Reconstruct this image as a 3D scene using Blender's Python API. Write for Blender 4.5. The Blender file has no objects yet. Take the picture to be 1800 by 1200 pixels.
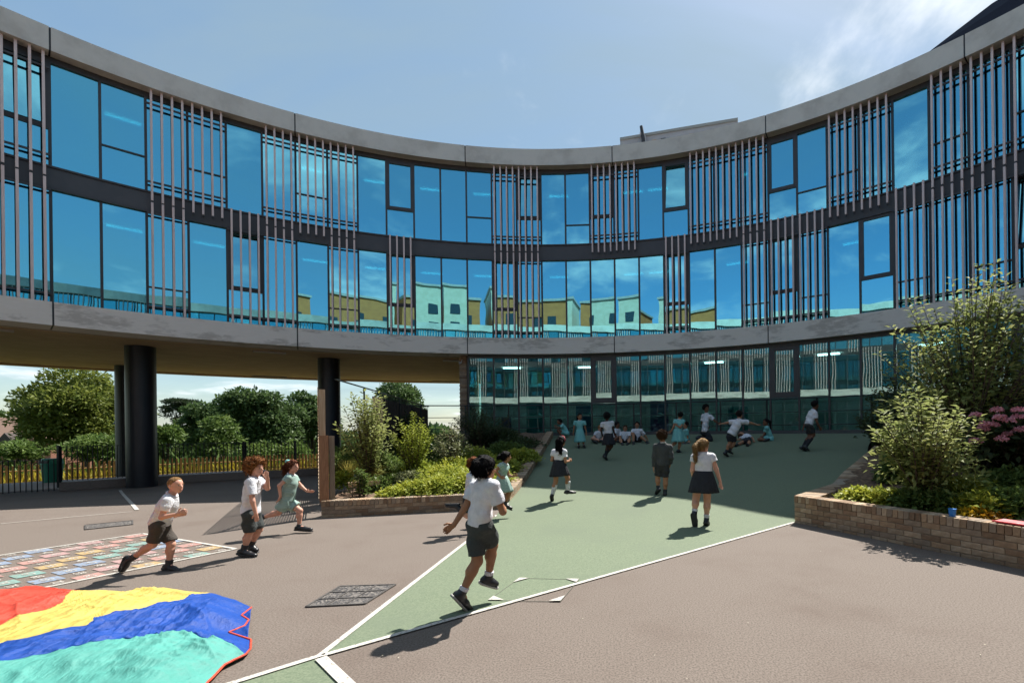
import bpy, math, random
import numpy as np
from mathutils import Vector, Matrix
R_ = math.radians
rng = np.random.default_rng(7)
random.seed(7)
sc = bpy.context.scene
COL = sc.collection

# ------------------------------------------------------------------ camera, sky, sun, exposure
F, PX, PY, ROLL, CAMH = 872.0, 1060.5, 753.5, 0.0122, 1.56
cam_d = bpy.data.cameras.new('camera'); cam = bpy.data.objects.new('camera', cam_d); COL.objects.link(cam)
cam_d.sensor_width = 36.0; cam_d.sensor_fit = 'HORIZONTAL'; cam_d.lens = F / 1800 * 36
cam_d.shift_x = -(PX - 900) / 1800; cam_d.shift_y = (PY - 600) / 1800
cam_d.clip_start = 0.05; cam_d.clip_end = 6000
cam.matrix_world = Matrix.Translation((0, 0, CAMH)) @ Matrix.Rotation(R_(90), 4, 'X') @ Matrix.Rotation(-ROLL, 4, 'Z')
sc.camera = cam

SUN_EL = R_(54.0); SUN_AZ = math.atan2(0.56, 0.83)          # azimuth measured from +Y towards +X
SUN_DIR = Vector((math.cos(SUN_EL) * math.sin(SUN_AZ), math.cos(SUN_EL) * math.cos(SUN_AZ), math.sin(SUN_EL)))
sun_d = bpy.data.lights.new('sun', 'SUN'); sun_d.energy = 4.1; sun_d.angle = R_(0.55); sun_d.color = (1.0, 0.95, 0.87)
sun = bpy.data.objects.new('sun', sun_d); COL.objects.link(sun); sun.location = (10, 15, 40)
sun.rotation_euler = (-SUN_DIR).to_track_quat('-Z', 'Y').to_euler()

world = bpy.data.worlds.new('World'); sc.world = world; world.use_nodes = True
wn = world.node_tree.nodes; wl = world.node_tree.links; wn.clear()
def N(nt, typ, **kw):
    n = nt.nodes.new(typ)
    for k, v in kw.items(): setattr(n, k, v)
    return n
wt = world.node_tree
sky = N(wt, 'ShaderNodeTexSky', sky_type='NISHITA'); sky.sun_disc = False
sky.sun_elevation = SUN_EL; sky.sun_rotation = SUN_AZ; sky.air_density = 1.0; sky.dust_density = 0.7; sky.ozone_density = 0.6
tc = N(wt, 'ShaderNodeTexCoord')
sep = N(wt, 'ShaderNodeSeparateXYZ'); wl.new(tc.outputs['Generated'], sep.inputs[0])
zc = N(wt, 'ShaderNodeMath', operation='MAXIMUM'); zc.inputs[1].default_value = 0.0; wl.new(sep.outputs[2], zc.inputs[0])
za = N(wt, 'ShaderNodeMath', operation='ADD'); za.inputs[1].default_value = 0.16; wl.new(zc.outputs[0], za.inputs[0])
dv = N(wt, 'ShaderNodeVectorMath', operation='DIVIDE'); wl.new(tc.outputs['Generated'], dv.inputs[0])
cmb = N(wt, 'ShaderNodeCombineXYZ')
for i in range(3): wl.new(za.outputs[0], cmb.inputs[i])
wl.new(cmb.outputs[0], dv.inputs[1])
def cloud(scale, detail, lo, hi, rough, dist, loc):
    mp = N(wt, 'ShaderNodeMapping'); mp.inputs['Location'].default_value = loc; mp.inputs['Scale'].default_value = scale
    wl.new(dv.outputs[0], mp.inputs[0])
    nz = N(wt, 'ShaderNodeTexNoise'); nz.inputs['Scale'].default_value = 1.0; nz.inputs['Detail'].default_value = detail
    nz.inputs['Roughness'].default_value = rough; nz.inputs['Distortion'].default_value = dist
    wl.new(mp.outputs[0], nz.inputs['Vector'])
    mr = N(wt, 'ShaderNodeMapRange', interpolation_type='SMOOTHSTEP'); mr.inputs[1].default_value = lo; mr.inputs[2].default_value = hi
    wl.new(nz.outputs[0], mr.inputs[0]); return mr.outputs[0]
cum = cloud((1.5, 1.5, 0.0), 7, 0.52, 0.72, 0.58, 0.3, (7.3, 2.2, 0))
cir = cloud((0.5, 1.1, 0.0), 5, 0.30, 0.78, 0.6, 0.8, (0.3, 5.2, 0))
c1 = N(wt, 'ShaderNodeMath', operation='MULTIPLY'); c1.inputs[1].default_value = 0.34; c1.inputs[2].default_value = 0.58; c1.operation = 'MULTIPLY_ADD'; wl.new(cir, c1.inputs[0])
c2 = N(wt, 'ShaderNodeMath', operation='MULTIPLY'); c2.inputs[1].default_value = 0.85; wl.new(cum, c2.inputs[0])

dt = N(wt, 'ShaderNodeVectorMath', operation='DOT_PRODUCT'); dt.inputs[1].default_value = tuple(SUN_DIR); wl.new(tc.outputs['Generated'], dt.inputs[0])
hz = N(wt, 'ShaderNodeMapRange'); hz.inputs[1].default_value = -0.6; hz.inputs[2].default_value = 0.6; hz.inputs[3].default_value = 0.22; hz.inputs[4].default_value = 1.0; wl.new(dt.outputs['Value'], hz.inputs[0])
c3 = N(wt, 'ShaderNodeMath', operation='MULTIPLY'); wl.new(c1.outputs[0], c3.inputs[0]); wl.new(hz.outputs[0], c3.inputs[1])
hs = N(wt, 'ShaderNodeHueSaturation'); hs.inputs['Saturation'].default_value = 1.42; wl.new(sky.outputs[0], hs.inputs['Color'])
cmix = N(wt, 'ShaderNodeMix', data_type='RGBA'); cmix.inputs['B'].default_value = (1.98, 2.65, 2.98, 1)
wl.new(c3.outputs[0], cmix.inputs['Factor']); wl.new(hs.outputs[0], cmix.inputs['A'])
cm2 = N(wt, 'ShaderNodeMix', data_type='RGBA'); cm2.inputs['B'].default_value = (6.2, 6.5, 6.8, 1)
wl.new(c2.outputs[0], cm2.inputs['Factor']); wl.new(cmix.outputs['Result'], cm2.inputs['A'])
bgn = N(wt, 'ShaderNodeBackground'); bgn.inputs['Strength'].default_value = 0.085
wl.new(cm2.outputs['Result'], bgn.inputs['Color'])
wo = N(wt, 'ShaderNodeOutputWorld'); wl.new(bgn.outputs[0], wo.inputs[0])

sc.view_settings.view_transform = 'Standard'; sc.view_settings.look = 'None'
sc.view_settings.exposure = 1.2; sc.view_settings.gamma = 1.0; sc.view_settings.use_curve_mapping = False
sc.render.engine = 'CYCLES'
sc.cycles.max_bounces = 8; sc.cycles.transparent_max_bounces = 10; sc.cycles.diffuse_bounces = 5; sc.cycles.glossy_bounces = 4
sc.cycles.transmission_bounces = 4; sc.cycles.caustics_reflective = False; sc.cycles.caustics_refractive = False
sc.cycles.use_denoising = True; sc.cycles.sample_clamp_indirect = 4.0

# ------------------------------------------------------------------ camera geometry helpers (photo pixel -> world point)
def ray(px, py):
    du, dv_ = px - PX, py - PY; c, s = math.cos(ROLL), math.sin(ROLL)
    u = du * c - dv_ * s; v = du * s + dv_ * c
    return u / F, -v / F
def at(px, py, Y):
    a, b = ray(px, py); return Vector((a * Y, Y, CAMH + b * Y))
def atz(px, py, z=0.0):
    a, b = ray(px, py); Y = (z - CAMH) / b; return Vector((a * Y, Y, z))

# ------------------------------------------------------------------ object / mesh helpers
def link(o, parent=None):
    COL.objects.link(o)
    if parent is not None: o.parent = parent
    return o
def tag(o, label=None, cat=None, group=None, kind=None):
    if label: o['label'] = label
    if cat: o['category'] = cat
    if group: o['group'] = group
    if kind: o['kind'] = kind
    return o
def empty(name, loc=(0, 0, 0)):
    o = bpy.data.objects.new(name, None); o.empty_display_size = 0.2; o.location = loc; return link(o)
def mesh_np(name, verts, faces, mat=None, smooth=False):
    verts = np.asarray(verts, np.float32).reshape(-1, 3)
    me = bpy.data.meshes.new(name)
    if isinstance(faces, np.ndarray):
        n, k = faces.shape
        me.vertices.add(len(verts)); me.vertices.foreach_set('co', verts.ravel())
        me.loops.add(n * k); me.loops.foreach_set('vertex_index', faces.astype(np.int32).ravel())
        me.polygons.add(n); me.polygons.foreach_set('loop_start', np.arange(0, n * k, k, dtype=np.int32))
        me.polygons.foreach_set('loop_total', np.full(n, k, np.int32))
        me.update(calc_edges=True); me.validate()
    else:
        me.from_pydata(verts.tolist(), [], faces); me.update()
    if smooth: me.polygons.foreach_set('use_smooth', np.ones(len(me.polygons), bool))
    if mat: me.materials.append(mat)
    return me
class MB:
    """collects shapes, builds one mesh object"""
    def __init__(s): s.v = []; s.f = []
    def add(s, vs, fs):
        o = len(s.v); s.v += [tuple(v) for v in vs]; s.f += [tuple(i + o for i in f) for f in fs]; return s
    def hexa(s, p):   # 8 points: bottom 4 ccw, top 4 ccw
        return s.add(p, [(3, 2, 1, 0), (4, 5, 6, 7), (0, 1, 5, 4), (1, 2, 6, 5), (2, 3, 7, 6), (3, 0, 4, 7)])
    def box(s, x0, x1, y0, y1, z0, z1):
        return s.hexa([(x0, y0, z0), (x1, y0, z0), (x1, y1, z0), (x0, y1, z0), (x0, y0, z1), (x1, y0, z1), (x1, y1, z1), (x0, y1, z1)])
    def bar(s, a, b, w, h, up=(0, 0, 1)):   # rectangular bar from a to b
        a = Vector(a); b = Vector(b); d = (b - a).normalized(); up = Vector(up)
        if abs(d.dot(up)) > 0.95: up = Vector((0, 1, 0))
        x = d.cross(up).normalized(); y = x.cross(d).normalized(); x = x * w / 2; y = y * h / 2
        return s.hexa([a - x - y, a + x - y, b + x - y, b - x - y, a - x + y, a + x + y, b + x + y, b - x + y])
    def tube(s, pts, r, n=8, r2=None, cap=True):
        pts = [Vector(p) for p in pts]; vs = []; m = len(pts)
        ref = Vector((0, 0, 1))
        for i, p in enumerate(pts):
            d = (pts[min(i + 1, m - 1)] - pts[max(i - 1, 0)]).normalized()
            u = ref if abs(d.dot(ref)) < 0.9 else Vector((1, 0, 0))
            x = d.cross(u).normalized(); y = d.cross(x).normalized()
            rr = r if r2 is None else r + (r2 - r) * i / (m - 1)
            for k in range(n):
                a = 2 * math.pi * k / n; vs.append(p + x * math.cos(a) * rr + y * math.sin(a) * rr)
        fs = []
        for i in range(m - 1):
            for k in range(n):
                fs.append((i * n + k, (i + 1) * n + k, (i + 1) * n + (k + 1) % n, i * n + (k + 1) % n))
        if cap: fs += [tuple(range(n)), tuple(range((m - 1) * n, m * n))[::-1]]
        return s.add(vs, fs)
    def prism(s, poly, z0, z1):
        n = len(poly)
        vs = [(p[0], p[1], z0) for p in poly] + [(p[0], p[1], z1) for p in poly]
        return s.add(vs, [tuple(range(n))[::-1], tuple(range(n, 2 * n))] + [(i, (i + 1) % n, n + (i + 1) % n, n + i) for i in range(n)])
    def mesh(s, name, mat, smooth=False): return mesh_np(name, s.v, s.f, mat, smooth)
    def build(s, name, mat, parent=None, smooth=False):
        return link(bpy.data.objects.new(name, s.mesh(name, mat, smooth)), parent)
def obj(name, me, parent=None): return link(bpy.data.objects.new(name, me), parent)

# ------------------------------------------------------------------ materials
MATS = {}
def mat(name, col, rough=0.7, col2=None, scale=8.0, detail=6, bump=0.0, bscale=None, metal=0.0, spec=0.5, lo=0.35, hi=0.65, stretch=None, col3=None, scale3=1.0, lo3=.45, hi3=.7, obj_rand=0.0, coord='Object', sss=0.0, trans=0.0):
    if name in MATS: return MATS[name]
    m = bpy.data.materials.new(name); m.use_nodes = True; nt = m.node_tree; nt.nodes.clear()
    out = N(nt, 'ShaderNodeOutputMaterial'); p = N(nt, 'ShaderNodeBsdfPrincipled'); L = nt.links.new
    p.inputs['Roughness'].default_value = rough; p.inputs['Metallic'].default_value = metal
    p.inputs['Specular IOR Level'].default_value = spec
    c = None
    tcn = N(nt, 'ShaderNodeTexCoord'); vec = tcn.outputs[coord]
    if stretch:
        mp = N(nt, 'ShaderNodeMapping'); mp.inputs['Scale'].default_value = stretch; L(vec, mp.inputs[0]); vec = mp.outputs[0]
    def noise(s, d=detail):
        n = N(nt, 'ShaderNodeTexNoise'); n.inputs['Scale'].default_value = s; n.inputs['Detail'].default_value = d; n.inputs['Roughness'].default_value = 0.62
        L(vec, n.inputs['Vector']); return n.outputs[0]
    def rmp(x, a, b):
        r = N(nt, 'ShaderNodeMapRange', interpolation_type='SMOOTHSTEP'); r.inputs[1].default_value = a; r.inputs[2].default_value = b; L(x, r.inputs[0]); return r.outputs[0]
    col4 = tuple(col) + (1,)
    if col2 is not None:
        mx = N(nt, 'ShaderNodeMix', data_type='RGBA'); mx.inputs['A'].default_value = col4; mx.inputs['B'].default_value = tuple(col2) + (1,)
        L(rmp(noise(scale), lo, hi), mx.inputs['Factor']); c = mx.outputs['Result']
    if col3 is not None:
        mx = N(nt, 'ShaderNodeMix', data_type='RGBA'); mx.inputs['B'].default_value = tuple(col3) + (1,)
        if c is None: mx.inputs['A'].default_value = col4
        else: L(c, mx.inputs['A'])
        L(rmp(noise(scale3), lo3, hi3), mx.inputs['Factor']); c = mx.outputs['Result']
    if obj_rand:
        oi = N(nt, 'ShaderNodeObjectInfo'); hv = N(nt, 'ShaderNodeHueSaturation')
        mr = N(nt, 'ShaderNodeMapRange'); mr.inputs[3].default_value = 1 - obj_rand; mr.inputs[4].default_value = 1 + obj_rand
        L(oi.outputs['Random'], mr.inputs[0]); L(mr.outputs[0], hv.inputs['Value'])
        if c is None: hv.inputs['Color'].default_value = col4
        else: L(c, hv.inputs['Color'])
        c = hv.outputs[0]
    if c is None: p.inputs['Base Color'].default_value = col4
    else: L(c, p.inputs['Base Color'])
    if bump:
        b = N(nt, 'ShaderNodeBump'); b.inputs['Strength'].default_value = 1.0; b.inputs['Distance'].default_value = bump
        L(noise(bscale or scale * 3), b.inputs['Height']); L(b.outputs[0], p.inputs['Normal'])
    if sss:
        p.inputs['Subsurface Weight'].default_value = sss; p.inputs['Subsurface Radius'].default_value = (.02, .008, .004)
    sh = p.outputs[0]
    if trans:
        t = N(nt, 'ShaderNodeBsdfTranslucent'); ms = N(nt, 'ShaderNodeMixShader'); ms.inputs[0].default_value = trans
        if c is None: t.inputs[0].default_value = col4
        else: L(c, t.inputs[0])
        L(sh, ms.inputs[1]); L(t.outputs[0], ms.inputs[2]); sh = ms.outputs[0]
    L(sh, out.inputs[0]); MATS[name] = m; return m
def leafmat(name, a, b, c=None, trans=0.35, rough=0.5, scale=1.3):
    return mat(name, a, rough, b, scale=scale, detail=3, lo=.35, hi=.65, col3=c, scale3=scale * 7, lo3=.55, hi3=.75, trans=trans, spec=.18)
def emis(name, col, s):
    m = bpy.data.materials.new(name); m.use_nodes = True; nt = m.node_tree; nt.nodes.clear()
    e = N(nt, 'ShaderNodeEmission'); e.inputs[0].default_value = tuple(col) + (1,); e.inputs[1].default_value = s
    o = N(nt, 'ShaderNodeOutputMaterial'); nt.links.new(e.outputs[0], o.inputs[0]); return m
def glassmat(name, refl, through, base, wav=.0022):
    m = bpy.data.materials.new(name); m.use_nodes = True; nt = m.node_tree; nt.nodes.clear(); L = nt.links.new
    o = N(nt, 'ShaderNodeOutputMaterial'); g = N(nt, 'ShaderNodeBsdfGlossy'); g.inputs['Roughness'].default_value = 0.0
    g.inputs['Color'].default_value = tuple(refl) + (1,)
    t = N(nt, 'ShaderNodeBsdfTransparent'); t.inputs[0].default_value = tuple(through) + (1,)
    fr = N(nt, 'ShaderNodeFresnel'); fr.inputs['IOR'].default_value = 1.5
    mr = N(nt, 'ShaderNodeMapRange'); mr.inputs[1].default_value = 0.04; mr.inputs[2].default_value = 1.0; mr.inputs[3].default_value = base; mr.inputs[4].default_value = 1.0
    L(fr.outputs[0], mr.inputs[0])
    tcn = N(nt, 'ShaderNodeTexCoord'); nz = N(nt, 'ShaderNodeTexNoise'); nz.inputs['Scale'].default_value = 0.9; nz.inputs['Detail'].default_value = 1.0
    L(tcn.outputs['Object'], nz.inputs['Vector'])
    b = N(nt, 'ShaderNodeBump'); b.inputs['Strength'].default_value = 1.0; b.inputs['Distance'].default_value = wav; L(nz.outputs[0], b.inputs['Height'])
    L(b.outputs[0], g.inputs['Normal'])
    mx = N(nt, 'ShaderNodeMixShader'); L(mr.outputs[0], mx.inputs[0]); L(t.outputs[0], mx.inputs[1]); L(g.outputs[0], mx.inputs[2]); L(mx.outputs[0], o.inputs[0])
    return m

M_ASPH = mat('playground_asphalt', (.092, .073, .061), .92, (.192, .157, .133), scale=75, detail=6, lo=.34, hi=.62, col3=(.105, .075, .060), scale3=.75, lo3=.44, hi3=.92, bump=.0022, bscale=420)
M_GREEN = mat('green_surfacing', (.110, .147, .092), .9, (.174, .210, .136), scale=70, detail=6, col3=(.130, .162, .110), scale3=.9, lo3=.42, hi3=.85, bump=.003, bscale=240)
M_WHITE = mat('white_line_paint', (.52, .50, .46), .75, (.25, .215, .18), scale=45, lo=.52, hi=.66, bump=.002, bscale=240)
M_CONC = mat('cast_concrete', (.62, .585, .52), .82, (.50, .465, .41), scale=1.1, detail=8, lo=.42, hi=.66, col3=(.58, .55, .50), scale3=4, lo3=.5, hi3=.75, bump=.004, bscale=30)
M_CONC2 = mat('stained_concrete', (.72, .68, .61), .82, (.50, .465, .41), scale=1.0, detail=9, lo=.50, hi=.60, stretch=(.7, .7, 2.2), col3=(.74, .70, .64), scale3=6, bump=.004, bscale=30)
M_SOFF = mat('brown_soffit_board', (.56, .40, .235), .75, (.49, .34, .195), scale=1.4, stretch=(1, 1, 1), bump=.002)
M_SOFFC = mat('soffit_concrete', (.50, .42, .32), .8, (.44, .37, .28), scale=2)
M_FRAME = mat('dark_window_frame', (.042, .038, .040), .45, (.05, .045, .046), scale=5)
M_BAND = mat('grey_spandrel_metal', (.055, .055, .060), .5, (.065, .064, .068), scale=2)
M_FIN = mat('brown_aluminium_fin', (.74, .60, .555), .42, (.66, .52, .48), scale=3, metal=.0, stretch=(4, 4, .5))
M_CAP = mat('dark_fin_cap', (.03, .028, .03), .5)
M_GLASS = glassmat('blue_solar_glass', (.31, .85, .98), (.12, .40, .44), .62)
M_GLASS0 = glassmat('clear_teal_glass', (.66, .86, .88), (.56, .80, .78), .22, .0012)
M_INT = mat('interior_plaster', (.70, .72, .71), .9, (.62, .64, .64), scale=.8)
M_INTF = mat('interior_floor', (.20, .20, .20), .6)
M_COLM = mat('black_column_paint', (.012, .014, .020), .38, (.016, .017, .024), scale=3)
M_BRK = [mat('brick_%s' % n, c, .9, c2, scale=14, bump=.003, bscale=70, obj_rand=.22) for n, c, c2 in (
    ('buff', (.37, .26, .165), (.29, .195, .12)), ('brown', (.27, .18, .115), (.22, .14, .085)), ('pale', (.44, .34, .24), (.34, .25, .165)), ('grey', (.33, .26, .19), (.26, .195, .14)))]
M_MORT = mat('mortar', (.33, .28, .22), .95, (.27, .225, .175), scale=20)
M_RAIL = mat('dark_metal_railing', (.012, .018, .020), .45)
M_TIMB = mat('oiled_timber', (.33, .165, .085), .6, (.24, .115, .055), scale=9, stretch=(6, 6, .6), bump=.002)
M_TIMP = mat('pale_timber', (.52, .38, .26), .6, (.42, .29, .18), scale=7, stretch=(6, 6, .5))
M_TIMG = mat('grey_timber', (.24, .19, .14), .7, (.18, .14, .10), scale=7, stretch=(6, 6, .5))
M_PICK = mat('picket_timber', (.50, .30, .12), .7, (.40, .23, .085), scale=5, stretch=(5, 5, .6), obj_rand=.25)
M_DTIM = mat('dark_brown_timber', (.075, .045, .032), .7, (.055, .033, .024), scale=6, stretch=(6, 6, .6), obj_rand=.25)
M_SOIL = mat('bark_mulch', (.20, .125, .08), .95, (.10, .065, .042), scale=16, detail=6, bump=.03, bscale=24, lo=.4, hi=.6)
M_GRASS = mat('rough_grass', (.10, .14, .035), .9, (.16, .17, .05), scale=.4, bump=.05, bscale=5)
M_TERR = mat('lawn_terrain', (.075, .11, .03), .95, (.13, .14, .05), scale=.08)
M_PAVE = mat('grey_paving', (.16, .16, .155), .85, (.20, .195, .19), scale=3)

# ------------------------------------------------------------------ site geometry
U = 2.95
CX, CY = -0.6549 * U, 0.9954 * U
RI, RO = 5.5715 * U, 28.5
T0, DT = -0.8894, 0.3453
Z_SB, Z_ST, Z_PB, Z_PT = CAMH + U, CAMH + 1.2128 * U, CAMH + 3.4964 * U, CAMH + 3.7101 * U
Z_B0, Z_B1 = 8.26, 8.90        # spandrel band
def pol(r, t, z): return (CX + r * math.sin(t), CY + r * math.cos(t), z)
def sstep(x, a, b):
    x = min(1, max(0, (x - a) / (b - a))); return x * x * (3 - 2 * x)
PROF_X = [7.3, 9, 10.5, 11.9, 13.9, 16, 18.19, 25]; PROF_Z = [0, .08, .19, .33, .63, .97, 1.33, 1.33]
TIP = atz(560, 1155); RC = atz(1397, 918); LC = Vector((-1.88, 9.9, 0))
dg = (RC - TIP).normalized(); DGN = Vector((-dg.y, dg.x, 0))
R_ARC = 15.25
def ramp_z(x, y):
    ye = CY + math.hypot(x - CX, y - CY); d = (Vector((x, y, 0)) - TIP).dot(DGN)
    al = (Vector((x, y, 0)) - TIP).dot(dg) - (RC - TIP).length
    return float(np.interp(ye, PROF_X, PROF_Z)) * sstep(d + max(0.0, al) * .75, 0.0, 2.6)
RE = Vector((6.44, 12.0, 0)); wdir = (RE - RC).normalized()
def xr_of(y):
    if y <= RC.y: return TIP.x + (RC.x - TIP.x) * (y - TIP.y) / (RC.y - TIP.y)
    return RC.x + wdir.x / wdir.y * (y - RC.y)
def xl_of(y): return TIP.x + (LC.x - TIP.x) * min(1, (y - TIP.y) / (LC.y - TIP.y)) + max(0, y - 9.9) * 0.008
def yard_z(x, y): return -0.2 * sstep(y, 9.0, 16.0) * sstep(-x, 4.0, 9.0)
def in_green(x, y): return TIP.y < y and xl_of(y) <= x <= xr_of(y) and math.hypot(x - CX, y - CY) < R_ARC
def ground(x, y): return ramp_z(x, y) if in_green(x, y) else yard_z(x, y)
def hit(px, py):
    a, b = ray(px, py); Y = 3.0
    while Y < 40:
        if CAMH + b * Y <= ground(a * Y, Y): break
        Y += 0.02
    return Vector((a * Y, Y, ground(a * Y, Y)))

# terrain beyond the school (falls away outside the ring)
vs = []; fs = []; rr = [28.9, 30, 33, 38, 46, 60, 90, 150, 300, 700, 1600, 3500]; zz = [-.62, -.8, -1.1, -1.7, -2.7, -4.2, -5.0, -5.5, -7, -10, -16, -30]; NA = 96
for r, z in zip(rr, zz):
    for k in range(NA): vs.append(pol(r, 2 * math.pi * k / NA, z))
for i in range(len(rr) - 1):
    for k in range(NA): fs.append((i * NA + k, i * NA + (k + 1) % NA, (i + 1) * NA + (k + 1) % NA, (i + 1) * NA + k))
tag(obj('terrain', mesh_np('terrain', vs, fs, M_TERR, True)), kind='structure')
# asphalt yard sheet
vs = []; fs = []; rr = list(np.linspace(0, 20.5, 30)) + [20.6, 24, 28.95]; NA = 120
for r in rr:
    for k in range(NA):
        x, y, _ = pol(r, 2 * math.pi * k / NA, 0); z = yard_z(x, y)
        if r > 20.55: z = -.2 - .42 * (r - 20.6) / 8.35
        vs.append((x, y, z))
for i in range(len(rr) - 1):
    for k in range(NA): fs.append((i * NA + k, (i + 1) * NA + k, (i + 1) * NA + (k + 1) % NA, i * NA + (k + 1) % NA))
tag(obj('playground', mesh_np('playground', vs, fs, M_ASPH, True)), kind='structure')
# green ramp
vs = []; fs = []; nu = 28; rows = list(np.arange(TIP.y + .02, 12.0, .2))
for y in rows:
    for i in range(nu + 1):
        x = xl_of(y) + (xr_of(y) - xl_of(y)) * i / nu; vs.append((x, y, ramp_z(x, y) + .006))
ytop = rows[-1]
for w in np.linspace(0.04, 1, 26):
    for i in range(nu + 1):
        a = i / nu; xa = xl_of(ytop) + (xr_of(ytop) - xl_of(ytop)) * a; x = xa + (a - 0.0) * 1.9 * w * (a > .0)
        ya = CY + math.sqrt(max(.1, (R_ARC) ** 2 - (x - CX) ** 2)); y = ytop + (ya - ytop) * w
        vs.append((x, y, ramp_z(x, y) + .006))
nr = len(vs) // (nu + 1)
for j in range(nr - 1):
    for i in range(nu): a = j * (nu + 1) + i; fs.append((a, a + 1, a + nu + 2, a + nu + 1))
tag(obj('green_ramp', mesh_np('green_ramp', vs, fs, M_GREEN, True)), kind='structure')
# walkway in front of the ground floor glazing + kerb
TA, TB = -0.62, 1.35
def arc_solid(mb, r0, r1, z0, z1, ta, tb, n):
    for i in range(n):
        a = ta + (tb - ta) * i / n; b = ta + (tb - ta) * (i + 1) / n
        mb.hexa([pol(r0, a, z0), pol(r0, b, z0), pol(r1, b, z0), pol(r1, a, z0), pol(r0, a, z1), pol(r0, b, z1), pol(r1, b, z1), pol(r1, a, z1)])
def arc_strip(r0, r1, z0, z1, ta, tb, n, dz=None):   # closed section extrusion along an arc (single body)
    vs = []; fs = []
    for i in range(n + 1):
        t = ta + (tb - ta) * i / n; vs += [pol(r0, t, z0), pol(r1, t, z0), pol(r1, t, z1), pol(r0, t, z1)]
    for i in range(n):
        a = i * 4; b = a + 4
        for k in range(4): fs.append((a + k, b + k, b + (k + 1) % 4, a + (k + 1) % 4))
    fs += [(0, 1, 2, 3), (n * 4 + 3, n * 4 + 2, n * 4 + 1, n * 4)]
    return vs, fs
def arc_obj(name, r0, r1, z0, z1, ta, tb, n, m, parent=None):
    vs, fs = arc_strip(r0, r1, z0, z1, ta, tb, n); return obj(name, mesh_np(name, vs, fs, m), parent)
tag(arc_obj('walkway', R_ARC + .12, RI + 1.0, -.3, 1.29, -.38, 2.6, 60, M_PAVE), kind='structure')
tag(arc_obj('kerb', R_ARC, R_ARC + .12, -.3, 1.44, -.38, 1.2, 50, M_BAND), kind='structure')
# painted lines
def line(name, pts, w, m=M_WHITE, dz=.011, par=None):
    vs = []; fs = []; pts = [Vector(p) for p in pts]
    for i, p in enumerate(pts):
        d = (pts[min(i + 1, len(pts) - 1)] - pts[max(i - 1, 0)]); n = Vector((-d.y, d.x, 0)).normalized() * w / 2
        for s in (-1, 1): q = p + n * s; vs.append((q.x, q.y, max(ground(q.x, q.y), ground(p.x, p.y)) + dz))
    for i in range(len(pts) - 1): fs.append((2 * i, 2 * i + 1, 2 * i + 3, 2 * i + 2))
    return tag(obj(name, mesh_np(name, vs, fs, m), par), kind='structure')
def seg(a, b, n): return [Vector(a).lerp(Vector(b), i / n) for i in range(n + 1)]
line('line_marking', seg(TIP + dg * -.03, RC + dg * -.02, 40), .048)
line('line_marking', [Vector((xl_of(y), y, 0)) for y in np.linspace(TIP.y + .02, 9.85, 40)], .048)
q0 = TIP; ql = atz(420, 1199); qr = atz(605, 1199)
d2 = (ql - q0).normalized(); d3 = (qr - q0).normalized()
tag(MB().add([q0 + Vector((0, 0, .006)), q0 + d2 * 2.5 + Vector((0, 0, .006)), q0 + d2 * 2.5 + d3 * 2.5 + Vector((0, 0, .006)), q0 + d3 * 2.5 + Vector((0, 0, .006))], [(0, 1, 2, 3)]).build('green_court', M_GREEN), kind='structure')
line('line_marking', seg(q0 - d2 * .02, q0 + d2 * 2.4, 8), .05, dz=.014)
line('line_marking', seg(q0 + d3 * .05, q0 + d3 * 2.4, 8), .075, dz=.017)
line('line_marking', seg(atz(211, 860, -.17), atz(241, 897, -.03), 6), .07)
line('line_marking', seg(atz(0, 921, 0), atz(232, 900, -.02), 8), .03)

# ------------------------------------------------------------------ ring building
bld = empty('ring_building', pol(RI + 6, -.1, 0)); bld_off = bld.location.copy()
tag(bld, 'curved concrete and blue glass school building with brown vertical fins wrapping round the playground', 'building')
def bp(o):            # keep world coordinates while parenting to the building empty
    o.parent = bld; o.location = o.location - bld_off; return o
K0, K1 = -4, 36; DK = DT / 6
def tk(k): return T0 + k * DK
UP = {-1: 'FC', 0: 'P', 1: 'T', 2: 'F', 3: 'FT', 4: 'P', 5: 'F', 6: 'FT', 7: 'F', 8: 'P', 9: 'C', 10: 'P', 11: 'P', 12: 'T', 13: 'F', 14: 'FC', 15: 'P', 16: 't', 17: 'FC', 18: 'F', 19: 'P', 20: 'C', 21: 'F', 22: 'F', 23: 'F', 24: 'C', 25: 't', 26: 'FT', 27: 'F', 28: 'P', 29: 'FT', 30: 'F', 31: 'FT', 32: 'F'}
LO = {-1: 'F', 0: 'P', 1: 'P', 2: 'Ft', 3: 'P', 4: 'FC', 5: 'F', 6: 'P', 7: 'Ft', 8: 'P', 9: 'FC', 10: 'P', 11: 'P', 12: 'P', 13: 'FC', 14: 'Ft', 15: 'P', 16: 'P', 17: 'P', 18: 'P', 19: 'P', 20: 'FC', 21: 'P', 22: 'P', 23: 'Ft', 24: 'FC', 25: 'Ft', 26: 'P', 27: 'C', 28: 'Ft', 29: 'F', 30: 'Ft', 31: 'FC', 32: 'F'}
def typ(k, d):
    if k in d: return d[k]
    return random.Random(k * 31 + len(d) + (7 if d is UP else 0)).choice(['F', 'F', 'P', 'FT', 'P', 'FC', 'P'])
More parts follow.
